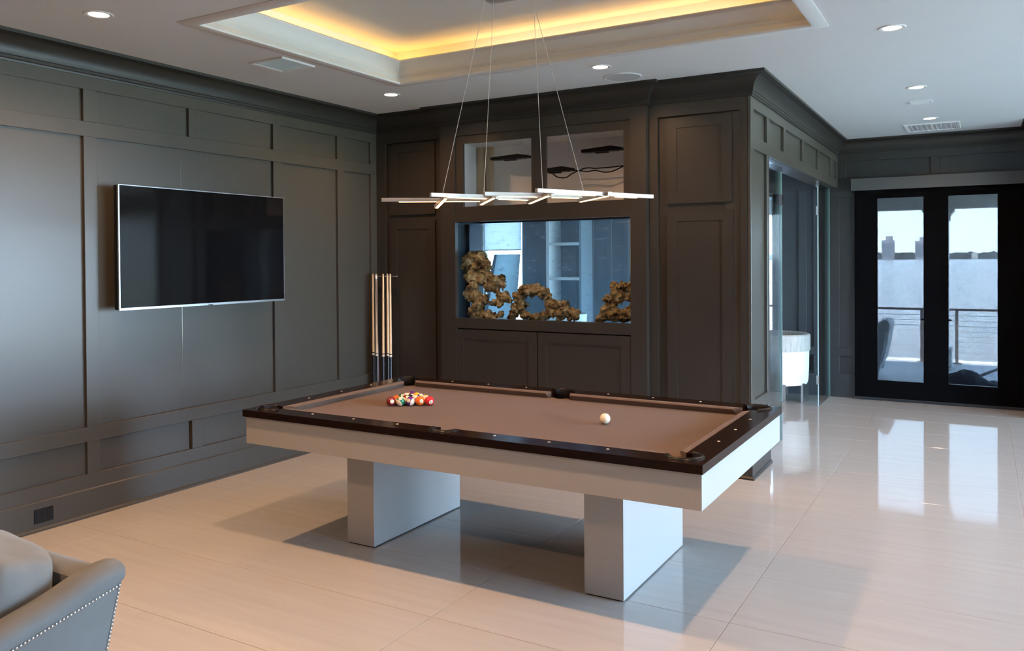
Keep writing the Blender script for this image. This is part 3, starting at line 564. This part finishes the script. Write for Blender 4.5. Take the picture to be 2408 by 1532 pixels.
rock('reef_rock', 'arched brown rock in the middle of the aquarium floor',
     [(1206, 742, .04, 6.32), (1216, 730, .045, 6.32), (1224, 718, .045, 6.34), (1234, 742, .035, 6.34), (1210, 720, .03, 6.32), (1218, 698, .04, 6.34), (1230, 688, .045, 6.34), (1246, 684, .05, 6.34), (1262, 682, .045, 6.34), (1276, 690, .045, 6.34), (1286, 702, .04, 6.34), (1296, 716, .045, 6.34), (1310, 722, .05, 6.34), (1326, 728, .05, 6.34), (1338, 738, .04, 6.34), (1296, 736, .04, 6.32), (1318, 742, .04, 6.32), (1350, 742, .035, 6.34), (1262, 746, .03, 6.30), (1280, 745, .03, 6.30), (1246, 746, .028, 6.32), (1226, 700, .035, 6.34)], (-3.35, 6.33, 1.09), 2)
rock('reef_rock', 'craggy brown rock at the right edge of the aquarium',
     [(1418, 746, .04, 6.28), (1432, 738, .05, 6.30), (1450, 742, .05, 6.30), (1468, 742, .05, 6.30), (1482, 735, .045, 6.30), (1424, 728, .035, 6.28), (1438, 718, .045, 6.30), (1434, 704, .04, 6.30), (1444, 694, .035, 6.30), (1456, 704, .035, 6.30), (1462, 690, .03, 6.30), (1448, 680, .03, 6.30), (1442, 672, .025, 6.30), (1460, 672, .03, 6.30), (1478, 674, .03, 6.30), (1490, 684, .04, 6.30), (1478, 698, .03, 6.30), (1488, 716, .03, 6.30)], (-2.62, 6.3, 1.09), 3)

# ================================================================== POOL TABLE
ZT, ZB = .793, .755
TX0, TX1, TY0, TY1 = -3.718, -1.008, 3.3136, 4.845
RW = .128                                                     # wood rail width
ix0, ix1, iy0, iy1 = TX0+RW, TX1-RW, TY0+RW, TY1-RW
pt = thing('pool_table', 'modern pool table with brown cloth, espresso rails and champagne silver base', 'pool table', ((TX0+TX1)/2, (TY0+TY1)/2, 0))
def wood():
    m = mat('espresso_wood', (.016, .008, .006), .16, spec=.15); nt = m.node_tree; p = nt.nodes['Principled BSDF']
    tc = nt.nodes.new('ShaderNodeTexCoord'); mp = nt.nodes.new('ShaderNodeMapping'); mp.inputs['Scale'].default_value = (2, 30, 30); n = nt.nodes.new('ShaderNodeTexNoise'); n.inputs['Scale'].default_value = 5; n.inputs['Detail'].default_value = 6
    mx = nt.nodes.new('ShaderNodeMix'); mx.data_type = 'RGBA'; mx.inputs['A'].default_value = (.006, .003, .0025, 1); mx.inputs['B'].default_value = (.018, .008, .006, 1)
    lnk(nt, tc.outputs['Object'], mp.inputs[0]); lnk(nt, mp.outputs[0], n.inputs['Vector']); lnk(nt, n.outputs['Fac'], mx.inputs['Factor']); lnk(nt, mx.outputs['Result'], p.inputs['Base Color']); return m
M_WOOD = wood()
M_CLOTH = mat('brown_cloth', (.125, .082, .060), .95, spec=.1, var=.10, vscale=400, bump=.08, bscale=900, sheen=.08)
M_SILVER = mat('champagne_laminate', (.40, .385, .37), .42, metal=.2, spec=.5, var=.06, vscale=260, bump=.02, bscale=500)
M_LINER = mat('pocket_rubber', (.007, .006, .006), .30, spec=.18)
cxm = (TX0+TX1)/2
PK = [(ix0-.012, iy0-.012, .068, 45), (ix1+.012, iy0-.012, .068, 135), (ix1+.012, iy1+.012, .068, 225), (ix0-.012, iy1+.012, .068, 315), (cxm, iy0-.038, .062, 90), (cxm, iy1+.038, .062, 270)]
def closedcyl(x, y, r_): return MB().prism([(x+r_*math.cos(2*math.pi*k/40), y+r_*math.sin(2*math.pi*k/40)) for k in range(40)], .5, .9)
cutters = [closedcyl(x, y, r_) for x, y, r_, a in PK]
org = WL[pt.name]
for nme, poly in (('near', [(TX0, TY0), (TX1, TY0), (ix1, iy0), (ix0, iy0)]), ('far', [(TX1, TY1), (TX0, TY1), (ix0, iy1), (ix1, iy1)]), ('left', [(TX0, TY1), (TX0, TY0), (ix0, iy0), (ix0, iy1)]), ('right', [(TX1, TY0), (TX1, TY1), (ix1, iy1), (ix1, iy0)])):
    obj('rail', cut(MB().prism(poly, .7535, ZT), cutters, 'rail', org, smooth=True), M_WOOD, pt)
bed = cut(B(ix0-.03, ix1+.03, iy0-.03, iy1+.03, ZB-.03, ZB), cutters, 'bed_cloth', org); obj('bed_cloth', bed, M_CLOTH, pt)
# six cushions with angled ends
NW = .048
def cushion(a, b, inward, e0, e1):
    """a,b end points along the wood edge, inward unit vector, e0/e1 pull-in of the nose at each end"""
    a, b, n = Vector((*a, 0)), Vector((*b, 0)), Vector((*inward, 0)); t = (b-a).normalized(); P = []
    for p, e in ((a, e0), (b, -e1)):
        P += [p+Vector((0, 0, ZT-.001)), p+n*(NW*.7)+t*e*.7+Vector((0, 0, ZT-.002)), p+n*NW+t*e+Vector((0, 0, ZT-.008)), p+n*NW*.62+t*e*.62+Vector((0, 0, ZB)), p+Vector((0, 0, ZB))]
    return MB().add(P, [(0, 1, 2, 3, 4), (9, 8, 7, 6, 5)]+[(i, (i+1) % 5, (i+1) % 5+5, i+5) for i in range(5)])
cg, sg, ce, se = .062, .068, .045, .018
for a, b, n_, e0, e1 in (((ix0+cg, iy0), (cxm-sg, iy0), (0, 1), ce, se), ((cxm+sg, iy0), (ix1-cg, iy0), (0, 1), se, ce), ((ix0+cg, iy1), (cxm-sg, iy1), (0, -1), ce, se), ((cxm+sg, iy1), (ix1-cg, iy1), (0, -1), se, ce), ((ix0, iy0+cg), (ix0, iy1-cg), (1, 0), ce, ce), ((ix1, iy0+cg), (ix1, iy1-cg), (-1, 0), ce, ce)):
    obj('cushion', cushion(a, b, n_, e0, e1), M_CLOTH, pt, bevel=.002)
# pocket liners: raised collar arc open to the bed, with a dark cup inside
for x, y, r_, a in PK:
    span = 118 if r_ > .065 else 92; a0, a1 = R(a+180-span), R(a+180+span)
    ln = obj('pocket_liner', MB().lathe((x, y, 0), [(r_-.012, ZT-.05), (r_-.010, ZT+.002), (r_-.004, ZT+.010), (r_+.008, ZT+.012), (r_+.018, ZT+.006), (r_+.021, ZT-.003), (r_+.001, ZT-.006), (r_+.001, ZT-.05)], 36, a0, a1), M_LINER, pt, smooth=True, angle=60)
    obj('pocket_cup', MB().lathe((x, y, 0), [(r_-.001, ZT-.045), (r_-.006, .64), (.02, .62), (.0005, .62), (.0005, .615), (.03, .612), (r_-.002, .635), (r_-.0005, ZT-.045)], 28), M_BLACK, ln, smooth=True)
# sights
M_PEARL = mat('pearl_sight', (.82, .74, .64), .25); dsm = MB().lathe((0, 0, 0), [(0, -.004), (.0075, -.004), (.0075, .0004), (.006, .0008), (0, .0008)], 14).mesh('sight', smooth=True)
SP = .298; yc = (TY0+TY1)/2; xl = TX0+.058; xr = TX1-.068
for k in (-3, -2, -1, 1, 2, 3):
    for y in (TY0+.088, TY1-.050): place('sight', dsm, M_PEARL, pt, (cxm+k*SP, y, ZT))
for k in (-1, 0, 1):
    for x in (xl, xr): place('sight', dsm, M_PEARL, pt, (x, yc+.012+k*SP, ZT))
ap = [(TX0+.012, TX1-.008, TY0+.016, TY0+.036), (TX0+.012, TX1-.008, TY1-.036, TY1-.016), (TX0+.012, TX0+.032, TY0+.036, TY1-.036), (TX1-.028, TX1-.008, TY0+.036, TY1-.036)]
for a in ap: obj('apron', B(*a, .597, .7535), M_SILVER, pt, bevel=.0015)
obj('under_frame', B(TX0+.034, TX1-.03, TY0+.038, TY1-.038, .60, .612), M_BLACK, pt)
for x0, x1 in ((-3.222, -3.0255), (-1.703, -1.496)):
    l = obj('leg', B(x0, x1, 3.645, 4.532, .008, .598), M_SILVER, pt, bevel=.0015); obj('foot_pad', B(x0+.008, x1-.008, 3.653, 4.524, 0, .008), M_BLACK, l)

# ---- balls
BR = .0292
CREAM = (.80, .70, .50)
def ballmat(n, c, stripe):
    m = bpy.data.materials.new('ball_%d' % n); m.use_nodes = True; nt = m.node_tree; p = nt.nodes['Principled BSDF']; p.inputs['Roughness'].default_value = .08; p.inputs['Coat Weight'].default_value = .4
    tc = nt.nodes.new('ShaderNodeTexCoord'); sp = nt.nodes.new('ShaderNodeSeparateXYZ'); lnk(nt, tc.outputs['Object'], sp.inputs[0])
    def mth(op, a, b):
        q = nt.nodes.new('ShaderNodeMath'); q.operation = op
        for i, v in enumerate((a, b)):
            if isinstance(v, (int, float)): q.inputs[i].default_value = v
            elif v is not None: lnk(nt, v, q.inputs[i])
        return q.outputs[0]
    az = mth('ABSOLUTE', sp.outputs['Z'], 0); ax = mth('ABSOLUTE', sp.outputs['X'], 0)
    m1 = nt.nodes.new('ShaderNodeMix'); m1.data_type = 'RGBA'; m1.inputs['A'].default_value = (*c, 1); m1.inputs['B'].default_value = (*CREAM, 1)
    if stripe: lnk(nt, mth('GREATER_THAN', az, BR*.50), m1.inputs['Factor'])
    else: m1.inputs['Factor'].default_value = 0
    m2 = nt.nodes.new('ShaderNodeMix'); m2.data_type = 'RGBA'; m2.inputs['B'].default_value = (*CREAM, 1); lnk(nt, m1.outputs['Result'], m2.inputs['A'])
    lnk(nt, mth('GREATER_THAN', ax, BR*.905), m2.inputs['Factor']); lnk(nt, m2.outputs['Result'], p.inputs['Base Color']); return m
BC = {1: ((.80, .46, .02), 'yellow'), 2: ((.02, .04, .28), 'blue'), 3: ((.62, .02, .03), 'red'), 4: ((.10, .02, .22), 'purple'), 5: ((.80, .16, .02), 'orange'), 6: ((.01, .16, .08), 'green'), 7: ((.20, .012, .018), 'maroon'), 8: ((.01, .01, .01), 'black')}
sph = MB().sphere((0, 0, 0), BR, 40).mesh('ball', smooth='full')
def number_mesh(n):
    cu = bpy.data.curves.new('num', 'FONT'); cu.body = str(n); cu.size = .017; cu.align_x = 'CENTER'; cu.align_y = 'CENTER'; cu.resolution_u = 3
    o = bpy.data.objects.new('num', cu); C.objects.link(o); dg = bpy.context.evaluated_depsgraph_get(); me = bpy.data.meshes.new_from_object(o.evaluated_get(dg)); bpy.data.objects.remove(o); bpy.data.curves.remove(cu)
    for v in me.vertices:
        a, b = v.co.x, v.co.y; d = Vector((math.sqrt(max(1e-6, BR*BR-a*a-b*b)), a, b)).normalized(); v.co = d*(BR*1.0025)
    me.materials.clear(); me.materials.append(mat('number_ink', (.01, .01, .01), .3)); return me
u = Vector((math.cos(R(33.3)), math.sin(R(33.3)), 0)); v_ = Vector((math.cos(R(93.3)), math.sin(R(93.3)), 0)); B0 = Vector((-3.154, 3.971, ZB+BR+.0003))
# number, row, place, facing azimuth offset, elevation, roll
RACK = [(7, 0, 0, 14, 8, 20), (14, 0, 1, -4, 48, -38), (12, 0, 2, -24, 16, 72), (5, 0, 3, 22, 6, 10), (3, 0, 4, 20, -10, 15),
        (13, 1, 0, -60, 10, 65), (15, 1, 1, 30, 40, -60), (10, 1, 2, 70, 30, 20), (9, 1, 3, 60, 35, 80), (6, 2, 0, 20, 50, 0), (8, 2, 1, 60, 60, 0), (2, 2, 2, 10, 60, 0), (11, 3, 0, 80, 20, 70), (1, 3, 1, 100, 50, 0), (4, 4, 0, -70, 30, 0)]
WH = {0: 'in the front row of the rack', 1: 'in the second row of the rack', 2: 'in the middle row of the rack', 3: 'just before the apex of the rack', 4: 'at the far apex of the rack'}
for n, j, i, az, el, ro in RACK:
    c_, nm = BC[n if n < 9 else n-8]; st_ = n > 8
    p = B0+u*(i*2*BR*1.006)+v_*(j*2*BR*1.006)
    me = sph.copy(); me.materials.clear(); me.materials.append(ballmat(n, c_, st_))
    o = bpy.data.objects.new('pool_ball', me); C.objects.link(o); o.location = p; WL[o.name] = p
    caz = math.atan2(-p.y, -p.x)+R(az)
    o.rotation_mode = 'XYZ'; o.rotation_euler = (Matrix.Rotation(caz, 3, 'Z') @ Matrix.Rotation(-R(el), 3, 'Y') @ Matrix.Rotation(R(ro), 3, 'X')).to_euler()
    tag(o, '%s%s number %d pool ball %s' % (nm, ' striped' if st_ else ' solid', n, WH[j]), 'pool ball', 'racked pool balls')
    k = bpy.data.objects.new('number', number_mesh(n)); C.objects.link(k); k.parent = o
cbm = sph.copy(); cbm.materials.clear(); cbm.materials.append(mat('cue_ball_resin', (.82, .74, .56), .08, coat=.4))
cb_ = bpy.data.objects.new('cue_ball', cbm); C.objects.link(cb_); cb_.location = (-1.78, 4.085, ZB+BR+.0003); tag(cb_, 'cream white cue ball alone on the brown cloth', 'pool ball')

# ================================================================== CUES
ck = thing('cue_rack', 'slim black corner floor rack holding the pool cues', 'cue rack', (-4.85, 5.98, 0))
obj('base', MB().lathe((-4.85, 5.97, 0), [(0, 0), (.155, 0), (.155, .02), (.145, .035), (0, .035)], 36), M_BLACK, ck, smooth=True); obj('post', MB().tube([(-4.85, 6.075, .03), (-4.85, 6.075, 1.50)], .008, 8), M_BLACK, ck)
obj('top_holder', B(-5.0, -4.74, 6.06, 6.085, 1.50, 1.507), mat('clear_acrylic', (.3, .3, .3), .1), ck)
M_MAPLE = mat('maple_shaft', (.86, .63, .38), .3, var=.1, vscale=12, stretch=(10, 10, .5)); M_BUTT = mat('black_butt', (.010, .009, .009), .12, coat=.4)
def cue(x, y, lab, xb):
    t = thing('pool_cue', lab, 'pool cue', (xb, y, .036), 'pool cues in the rack'); L = 1.488; zj = .767
    def P(z): f_ = (z-.036)/L; return (xb+(x-xb)*f_, y, z)
    obj('shaft', MB().tube([P(zj+.012), P(1.508)], [.0122, .0082], 14), M_MAPLE, t, smooth=True); obj('tip', MB().tube([P(1.508), P(1.522), P(1.527)], [.0082, .0082, .005], 12), mat('cue_tip', (.55, .42, .30), .6), t, smooth=True)
    obj('joint_collar', MB().tube([P(zj-.008), P(zj+.012)], .0128, 14), mat('joint_ivory', (.80, .77, .68), .3), t, smooth=True); obj('joint_ring', MB().tube([P(zj+.012), P(zj+.020)], .0130, 14), M_BLACK, t, smooth=True)
    obj('butt', MB().tube([P(.06), P(zj-.008)], [.0150, .0128], 14), M_BUTT, t, smooth=True); obj('bumper', MB().tube([P(.0362), P(.06)], [.012, .015], 12), M_BLACK, t, smooth=True)
for px, y, lab, lean in ((877, 6.03, 'leftmost maple pool cue in the corner rack', 0), (885, 5.98, 'second maple pool cue from the left in the corner rack', .004), (901.5, 5.98, 'middle maple pool cue standing apart in the corner rack', -.010), (911.5, 6.03, 'fourth maple pool cue from the left in the corner rack', 0), (918, 5.98, 'rightmost maple pool cue in the corner rack', -.004)):
    x = ony(px, 700, y).x; cue(x, y, lab, x+lean)
    obj('cue_clip', MB().bar((x, y+.0095, 1.505), (x, 6.085, 1.505), .004, .004), M_STEEL, ck)
br_ = thing('bridge_stick', 'thin dark bridge stick with a white hook between the pool cues', 'bridge stick', (-4.86, 5.95, .036))
obj('rod', MB().tube([(-4.865, 5.95, .42), (-4.887, 5.95, 1.485)], .004, 8), mat('rod_brown', (.16, .10, .09), .3), br_); obj('hook', MB().tube([(-4.887, 5.95, 1.48), (-4.887, 5.95, 1.51)], .010, 10), M_WHITE, br_)
obj('rod_foot', MB().tube([(-4.865, 5.95, .037), (-4.865, 5.95, .42)], .009, 10), M_BLACK, br_)

# ================================================================== TELEVISION
tv = thing('television', 'large black flat television with thin silver bezel on the panelled wall', 'television', (-4.93, 4.08, 1.33))
ty0_, ty1_, tz0, tz1 = 3.352, 4.812, 1.333, 2.163; fx = -4.90; bz = .009
obj('housing', B(-4.955, fx-.012, ty0_+.004, ty1_-.004, tz0+.004, tz1-.004), M_BLACK, tv, bevel=.004)
obj('bezel', B(fx-.014, fx, ty0_, ty0_+bz, tz0, tz1).box(fx-.014, fx, ty1_-bz*.5, ty1_, tz0, tz1).box(fx-.014, fx, ty0_+bz, ty1_-bz*.5, tz1-bz*.6, tz1).box(fx-.014, fx, ty0_+bz, ty1_-bz*.5, tz0, tz0+bz*1.7), M_STEEL, tv)
obj('screen', B(fx-.012, fx-.004, ty0_+bz, ty1_-bz*.5, tz0+bz*1.7, tz1-bz*.6), mat('tv_screen', (.004, .004, .005), .06, spec=.35), tv)
obj('badge', B(fx-.004, fx+.0015, 4.06, 4.10, tz0-.004, tz0+.006), M_CHROME, tv)
mt_ = obj('wall_mount', B(WX-.018, WX-.0, 3.75, 4.41, 1.55, 1.95).box(WX, -4.955, 3.85, 3.90, 1.55, 1.95).box(WX, -4.955, 4.26, 4.31, 1.55, 1.95), M_BLACK, tv)
# outlet on the base board
ol = thing('wall_outlet', 'black four socket outlet plate on the base board below the television wall', 'outlet', (WX+.007, 2.91, .095)); obj('plate', B(WX+.005, WX+.014, 2.85, 2.967, .053, .138), M_BLACK, ol, bevel=.002)
for y in (2.878, 2.908, 2.94):
    for z in (.077, .113): obj('socket', B(WX+.013, WX+.017, y-.011, y+.011, z-.014, z+.014), mat('socket_black', (.012, .011, .011), .3, spec=.25), ol, bevel=.001)

# ================================================================== CEILING FIXTURES
M_BULB = emat('warm_lens', (1, .82, .62), 12)
DL = [(-4.23, 2.79, 'near left corner of the tray'), (-4.235, 5.365, 'in the far left corner by the cue rack'), (-2.365, 5.38, 'beside the round ceiling speaker'), (-.474, 5.38, 'to the right of the tray'), (-.471, 7.365, 'in front of the small square vent'), (-.464, 9.08, 'before the long vent by the french doors'), (-2.365, 2.79, 'behind the near edge of the tray'), (-.474, 2.79, 'above the camera side of the room'), (-4.23, .25, 'over the sofa corner'), (-2.365, .25, 'over the sofa seat')]
for x, y, lab in DL:
    t = thing('downlight', 'round recessed ceiling downlight '+lab, 'ceiling light', (x, y, ZC), 'recessed downlights')
    obj('trim_ring', MB().lathe((x, y, 0), [(.052, ZC), (.052, ZC-.002), (.060, ZC-.005), (.074, ZC-.005), (.078, ZC-.001), (.078, ZC)], 32), M_TRIMW, t, smooth=True)
    obj('lens', MB().lathe((x, y, 0), [(0, ZC-.0025), (.053, ZC-.0025), (.053, ZC-.0005), (0, ZC-.0005)], 28), M_BULB, t)
    l = bpy.data.lights.new('downlight_lamp', 'SPOT'); l.energy = 92 if y > 3 else 150; l.color = (1, .57, .29); l.spot_size = R(155); l.spot_blend = .9; l.shadow_soft_size = .05
    lo = bpy.data.objects.new('downlight_lamp', l); C.objects.link(lo); lo.location = (0, 0, -.012); lo.parent = t
sp = thing('ceiling_speaker', 'round white flush speaker grille in the ceiling', 'speaker', (-2.35, 5.765, ZC)); obj('rim', MB().lathe((-2.35, 5.765, 0), [(.128, ZC), (.128, ZC-.004), (.138, ZC-.006), (.143, ZC-.003), (.143, ZC)], 40), M_TRIMW, sp, smooth=True); obj('grille', MB().lathe((-2.35, 5.765, 0), [(0, ZC-.004), (.129, ZC-.004), (.129, ZC-.001), (0, ZC-.001)], 36), mat('speaker_mesh', (.42, .42, .42), .7, var=.1, vscale=300), sp)
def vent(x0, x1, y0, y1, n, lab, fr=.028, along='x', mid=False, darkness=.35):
    t = thing('ceiling_vent', lab, 'vent', ((x0+x1)/2, (y0+y1)/2, ZC), 'ceiling air vents')
    obj('frame', MB().sweep([(x0, y0), (x0, y1), (x1, y1), (x1, y0)], [(0, ZC), (0, ZC-.005), (.004, ZC-.012), (fr-.004, ZC-.010), (fr, ZC-.004), (fr, ZC)], True), M_TRIMW, t, smooth=True)
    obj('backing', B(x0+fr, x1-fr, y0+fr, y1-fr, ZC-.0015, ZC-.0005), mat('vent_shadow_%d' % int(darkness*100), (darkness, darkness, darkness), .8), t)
    if mid: obj('divider', B((x0+x1)/2-.008, (x0+x1)/2+.008, y0+fr, y1-fr, ZC-.008, ZC-.001), M_TRIMW, t)
    for k in range(n):
        if along == 'y': x = x0+fr+(x1-x0-2*fr)*(k+.5)/n; s_ = (x1-x0-2*fr)/n; obj('slat', MB().extr([(x-s_*.42, y0+fr, ZC-.002), (x+s_*.30, y0+fr, ZC-.010), (x+s_*.36, y0+fr, ZC-.008), (x-s_*.36, y0+fr, ZC-.001)], (0, y1-y0-2*fr, 0)), M_TRIMW, t)
        else: y = y0+fr+(y1-y0-2*fr)*(k+.5)/n; s_ = (y1-y0-2*fr)/n; obj('slat', MB().extr([(x0+fr, y-s_*.42, ZC-.002), (x0+fr, y+s_*.30, ZC-.010), (x0+fr, y+s_*.36, ZC-.008), (x0+fr, y-s_*.36, ZC-.001)], (x1-x0-2*fr, 0, 0)), M_TRIMW, t)
vent(-4.38, -4.06, 3.985, 4.30, 14, 'square white louvred ceiling vent beside the tray', along='y'); vent(-.57, -.39, 7.99, 8.14, 4, 'small white ceiling vent between two downlights', .02, darkness=.12); vent(-.725, -.21, 9.395, 9.92, 10, 'long white double return vent near the french doors', .03, along='y', mid=True, darkness=.6)

# ================================================================== PENDANT
ZL = 2.06
pd = thing('pendant_light', 'silver zigzag bar pendant with warm led strips over the pool table', 'pendant light', (-2.47, 4.3, ZL))
M_ALU = mat('satin_aluminium', (.46, .44, .43), .4, metal=.6); M_LED = emat('warm_led', (1, .56, .26), 6)
def c4(a, b): return (880+a/3.541, 400+b/3.541)
def lampbar(a, b, leds, name='bar', w_=.026, h_=.024, za=0):
    a = onz(*c4(*a), ZL-za); b = onz(*c4(*b), ZL); a.z = ZL-za-h_/2; b.z = ZL-h_/2
    o = obj(name, MB().bar(a, b, w_, h_), M_ALU, pd, bevel=.0015)
    for s0, s1 in leds:
        p0, p1 = a.lerp(b, s0), a.lerp(b, s1); p0.z -= h_/2+.0015; p1.z -= h_/2+.0015; obj('led_strip', MB().bar(p0, p1, w_*.62, .004), M_LED, o)
lampbar((62, 235), (905, 231), ((.17, .54), (.61, .97)))
lampbar((468, 190), (1300, 221), ((.16, .54), (.67, .97)))
lampbar((915, 181), (1725, 203), ((.15, .53), (.69, .97)))
lampbar((1350, 153), (2315, 207), ((.15, .48), (.66, .85)))
for a, b, za in (((515, 290), (600, 203), .04), ((885, 262), (1000, 200), .015), ((1285, 254), (1460, 178), .01), ((1705, 238), (1962, 180), .01)): lampbar(a, b, ((.06, .94),), 'cross_bar', za=za)
CZ = 3.24
tops = [onz(1145, -19, CZ), onz(1161, -3, CZ), onz(1254, -16, CZ), onz(1270, -30, CZ)]
cn = [t.x for t in tops], [t.y for t in tops]
obj('canopy', B(-2.655, -2.30, min(cn[1])-.03, 4.375, CZ, ZC+.286), M_ALU, pd, bevel=.003)
for b_, t_ in zip(((1041, 455), (1138, 452), (1276, 445), (1372, 449)), tops):
    q_ = onz(*b_, ZL); t2 = Vector((min(max(t_.x, -2.645), -2.31), min(t_.y, 4.365), CZ)); obj('suspension_wire', MB().tube([q_, t2], .0016, 6), mat('wire_silver', (.6, .57, .52), .4, metal=.4), pd)

# ================================================================== SOFA
M_VEL = mat('grey_velvet', (.125, .132, .133), .75, spec=.2, var=.10, vscale=14, bump=.03, bscale=200, sheen=.15)
sf = thing('sofa', 'grey upholstered sofa corner with nailhead trim in the foreground', 'sofa', (-2.9, 1.15, 0))
xo = -2.245
# arm: outer face with a rounded sloping top, raked back edge
def armsec(y):
    t_ = (y-.55)/(1.545-.55); zt_ = .535+.212*t_+.009*min(1, max(0, (y-1.33)/.09))-(.012*((y-1.5)/.045)**2 if y > 1.5 else 0); return zt_
def nailz(y): return .535+.212*(y-.55)/.995-.060
aw = .105; am = MB(); sect = []
Y_ = [.55, .75, .95, 1.15, 1.30, 1.36, 1.42, 1.50, 1.535, 1.545]
for y in Y_:
    zt_ = armsec(y); rk = 0
    zn = nailz(y)+.006; prof_ = [(xo, .10), (xo, zn), (xo+.008, zn+.007), (xo+.012, zt_-.030), (xo+.004, zt_-.012), (xo-.018, zt_-.001), (xo-.052, zt_+.003), (xo-.086, zt_-.003), (xo-aw, zt_-.018), (xo-aw-.004, zt_-.04), (xo-aw, zt_-.06), (xo-aw, .10)]
    sect.append([(x, y-(.245*(zt_-z) if y > 1.3 else 0)*max(0, (y-1.3)/.245), z) for x, z in prof_])
n_ = len(sect[0]); 
for s_ in sect: am.v += [Vector(p) for p in s_]
for i in range(len(sect)-1):
    for k in range(n_-1): am.f.append([i*n_+k, i*n_+k+1, (i+1)*n_+k+1, (i+1)*n_+k])
am.f.append(list(range(n_))); am.f.append([(len(sect)-1)*n_+k for k in range(n_)][::-1]); am.f.append([i*n_ for i in range(len(sect))]+[i*n_+n_-1 for i in range(len(sect))][::-1])
obj('arm', am, M_VEL, sf, smooth=True, angle=50)
# back: raked slab along x with rounded top
bp = [(1.30, .10), (1.40, .10), (1.545-.02, .69), (1.532, .698), (1.534, .713), (1.524, .724), (1.50, .728), (1.455, .726), (1.435, .718), (1.428, .695), (1.40, .60)]
obj('back', MB().extr([(xo-.03, y, z) for y, z in bp], (-1.86, 0, 0)), M_VEL, sf, smooth=True, angle=50)
obj('base', B(-3.99, xo-aw, .55, 1.34, .10, .30), M_VEL, sf, bevel=.02); obj('seat_cushion', B(-3.98, xo-aw-.004, .52, 1.36, .30, .46), M_VEL, sf, bevel=.04, seg=3, smooth=True)
for x, y in ((-2.30, .62), (-2.30, 1.30), (-3.92, .62), (-3.92, 1.30)): obj('foot', MB().tube([(x, y, 0), (x, y, .10)], [.018, .028], 12), M_BLACK, sf)
nl = MB().sphere((0, 0, 0), .0042, 8, (.55, 1, 1)).mesh('nailhead', smooth='full'); M_NAIL = mat('nickel_nail', (.75, .73, .70), .22, metal=1)
y = 1.525
while y > .95: place('nailhead', nl, M_NAIL, sf, (xo+.0015, y, nailz(y))); y -= .0108
z = nailz(1.525)-.0108
while z > .30: place('nailhead', nl, M_NAIL, sf, (xo+.0015, 1.525-.245*(.68-z)*1.02, z)); z -= .0108
# loose cushion
def pillow(w_, d_, h_, n=10, puff=.35):
    mb = MB(); idx = {}
    def pt3(i, j, k): 
        x, y, z = 2*i/n-1, 2*j/n-1, 2*k/n-1; 
        r_ = (abs(x)**7+abs(y)**7+abs(z)**7)**(1/7); f_ = (1/r_ if r_ > 0 else 1); q_ = Vector((x, y, z)); q_ = q_.lerp(q_*f_*max(abs(x), abs(y), abs(z)), .8)
        return Vector((q_.x*w_/2, q_.y*d_/2*(1-.25*abs(x)**3), q_.z*h_/2*(1-.06*abs(x))))
    for a in range(3):
        for s in (0, n):
            for i in range(n):
                for j in range(n):
                    ids = []
                    for di, dj in ((0, 0), (1, 0), (1, 1), (0, 1)):
                        c_ = [i+di, j+dj]; c_.insert(a, s); c_ = tuple(c_)
                        if c_ not in idx: idx[c_] = len(mb.v); mb.v.append(pt3(*c_))
                        ids.append(idx[c_])
                    mb.f.append(ids)
    return mb
pl = pillow(.72, .26, .44)
Rm = Matrix.Rotation(R(-14), 4, 'X'); ctr = Vector((-2.715, 1.295, .605))
for i, v in enumerate(pl.v):
    v = Rm @ v; v = v+Vector(noise.noise_vector(v*6))*.018+Vector(noise.noise_vector(v*15))*.007; pl.v[i] = v+ctr
me = smoothmesh(pl, 'back_pillow', ctr, levels=2)
tag(obj('back_pillow', me, mat('pillow_velvet', (.15, .153, .15), .8, spec=.2, var=.12, vscale=10, bump=.1, bscale=30, sheen=.15), loc=ctr), 'plump grey velvet pillow leaning in the sofa corner', 'pillow')
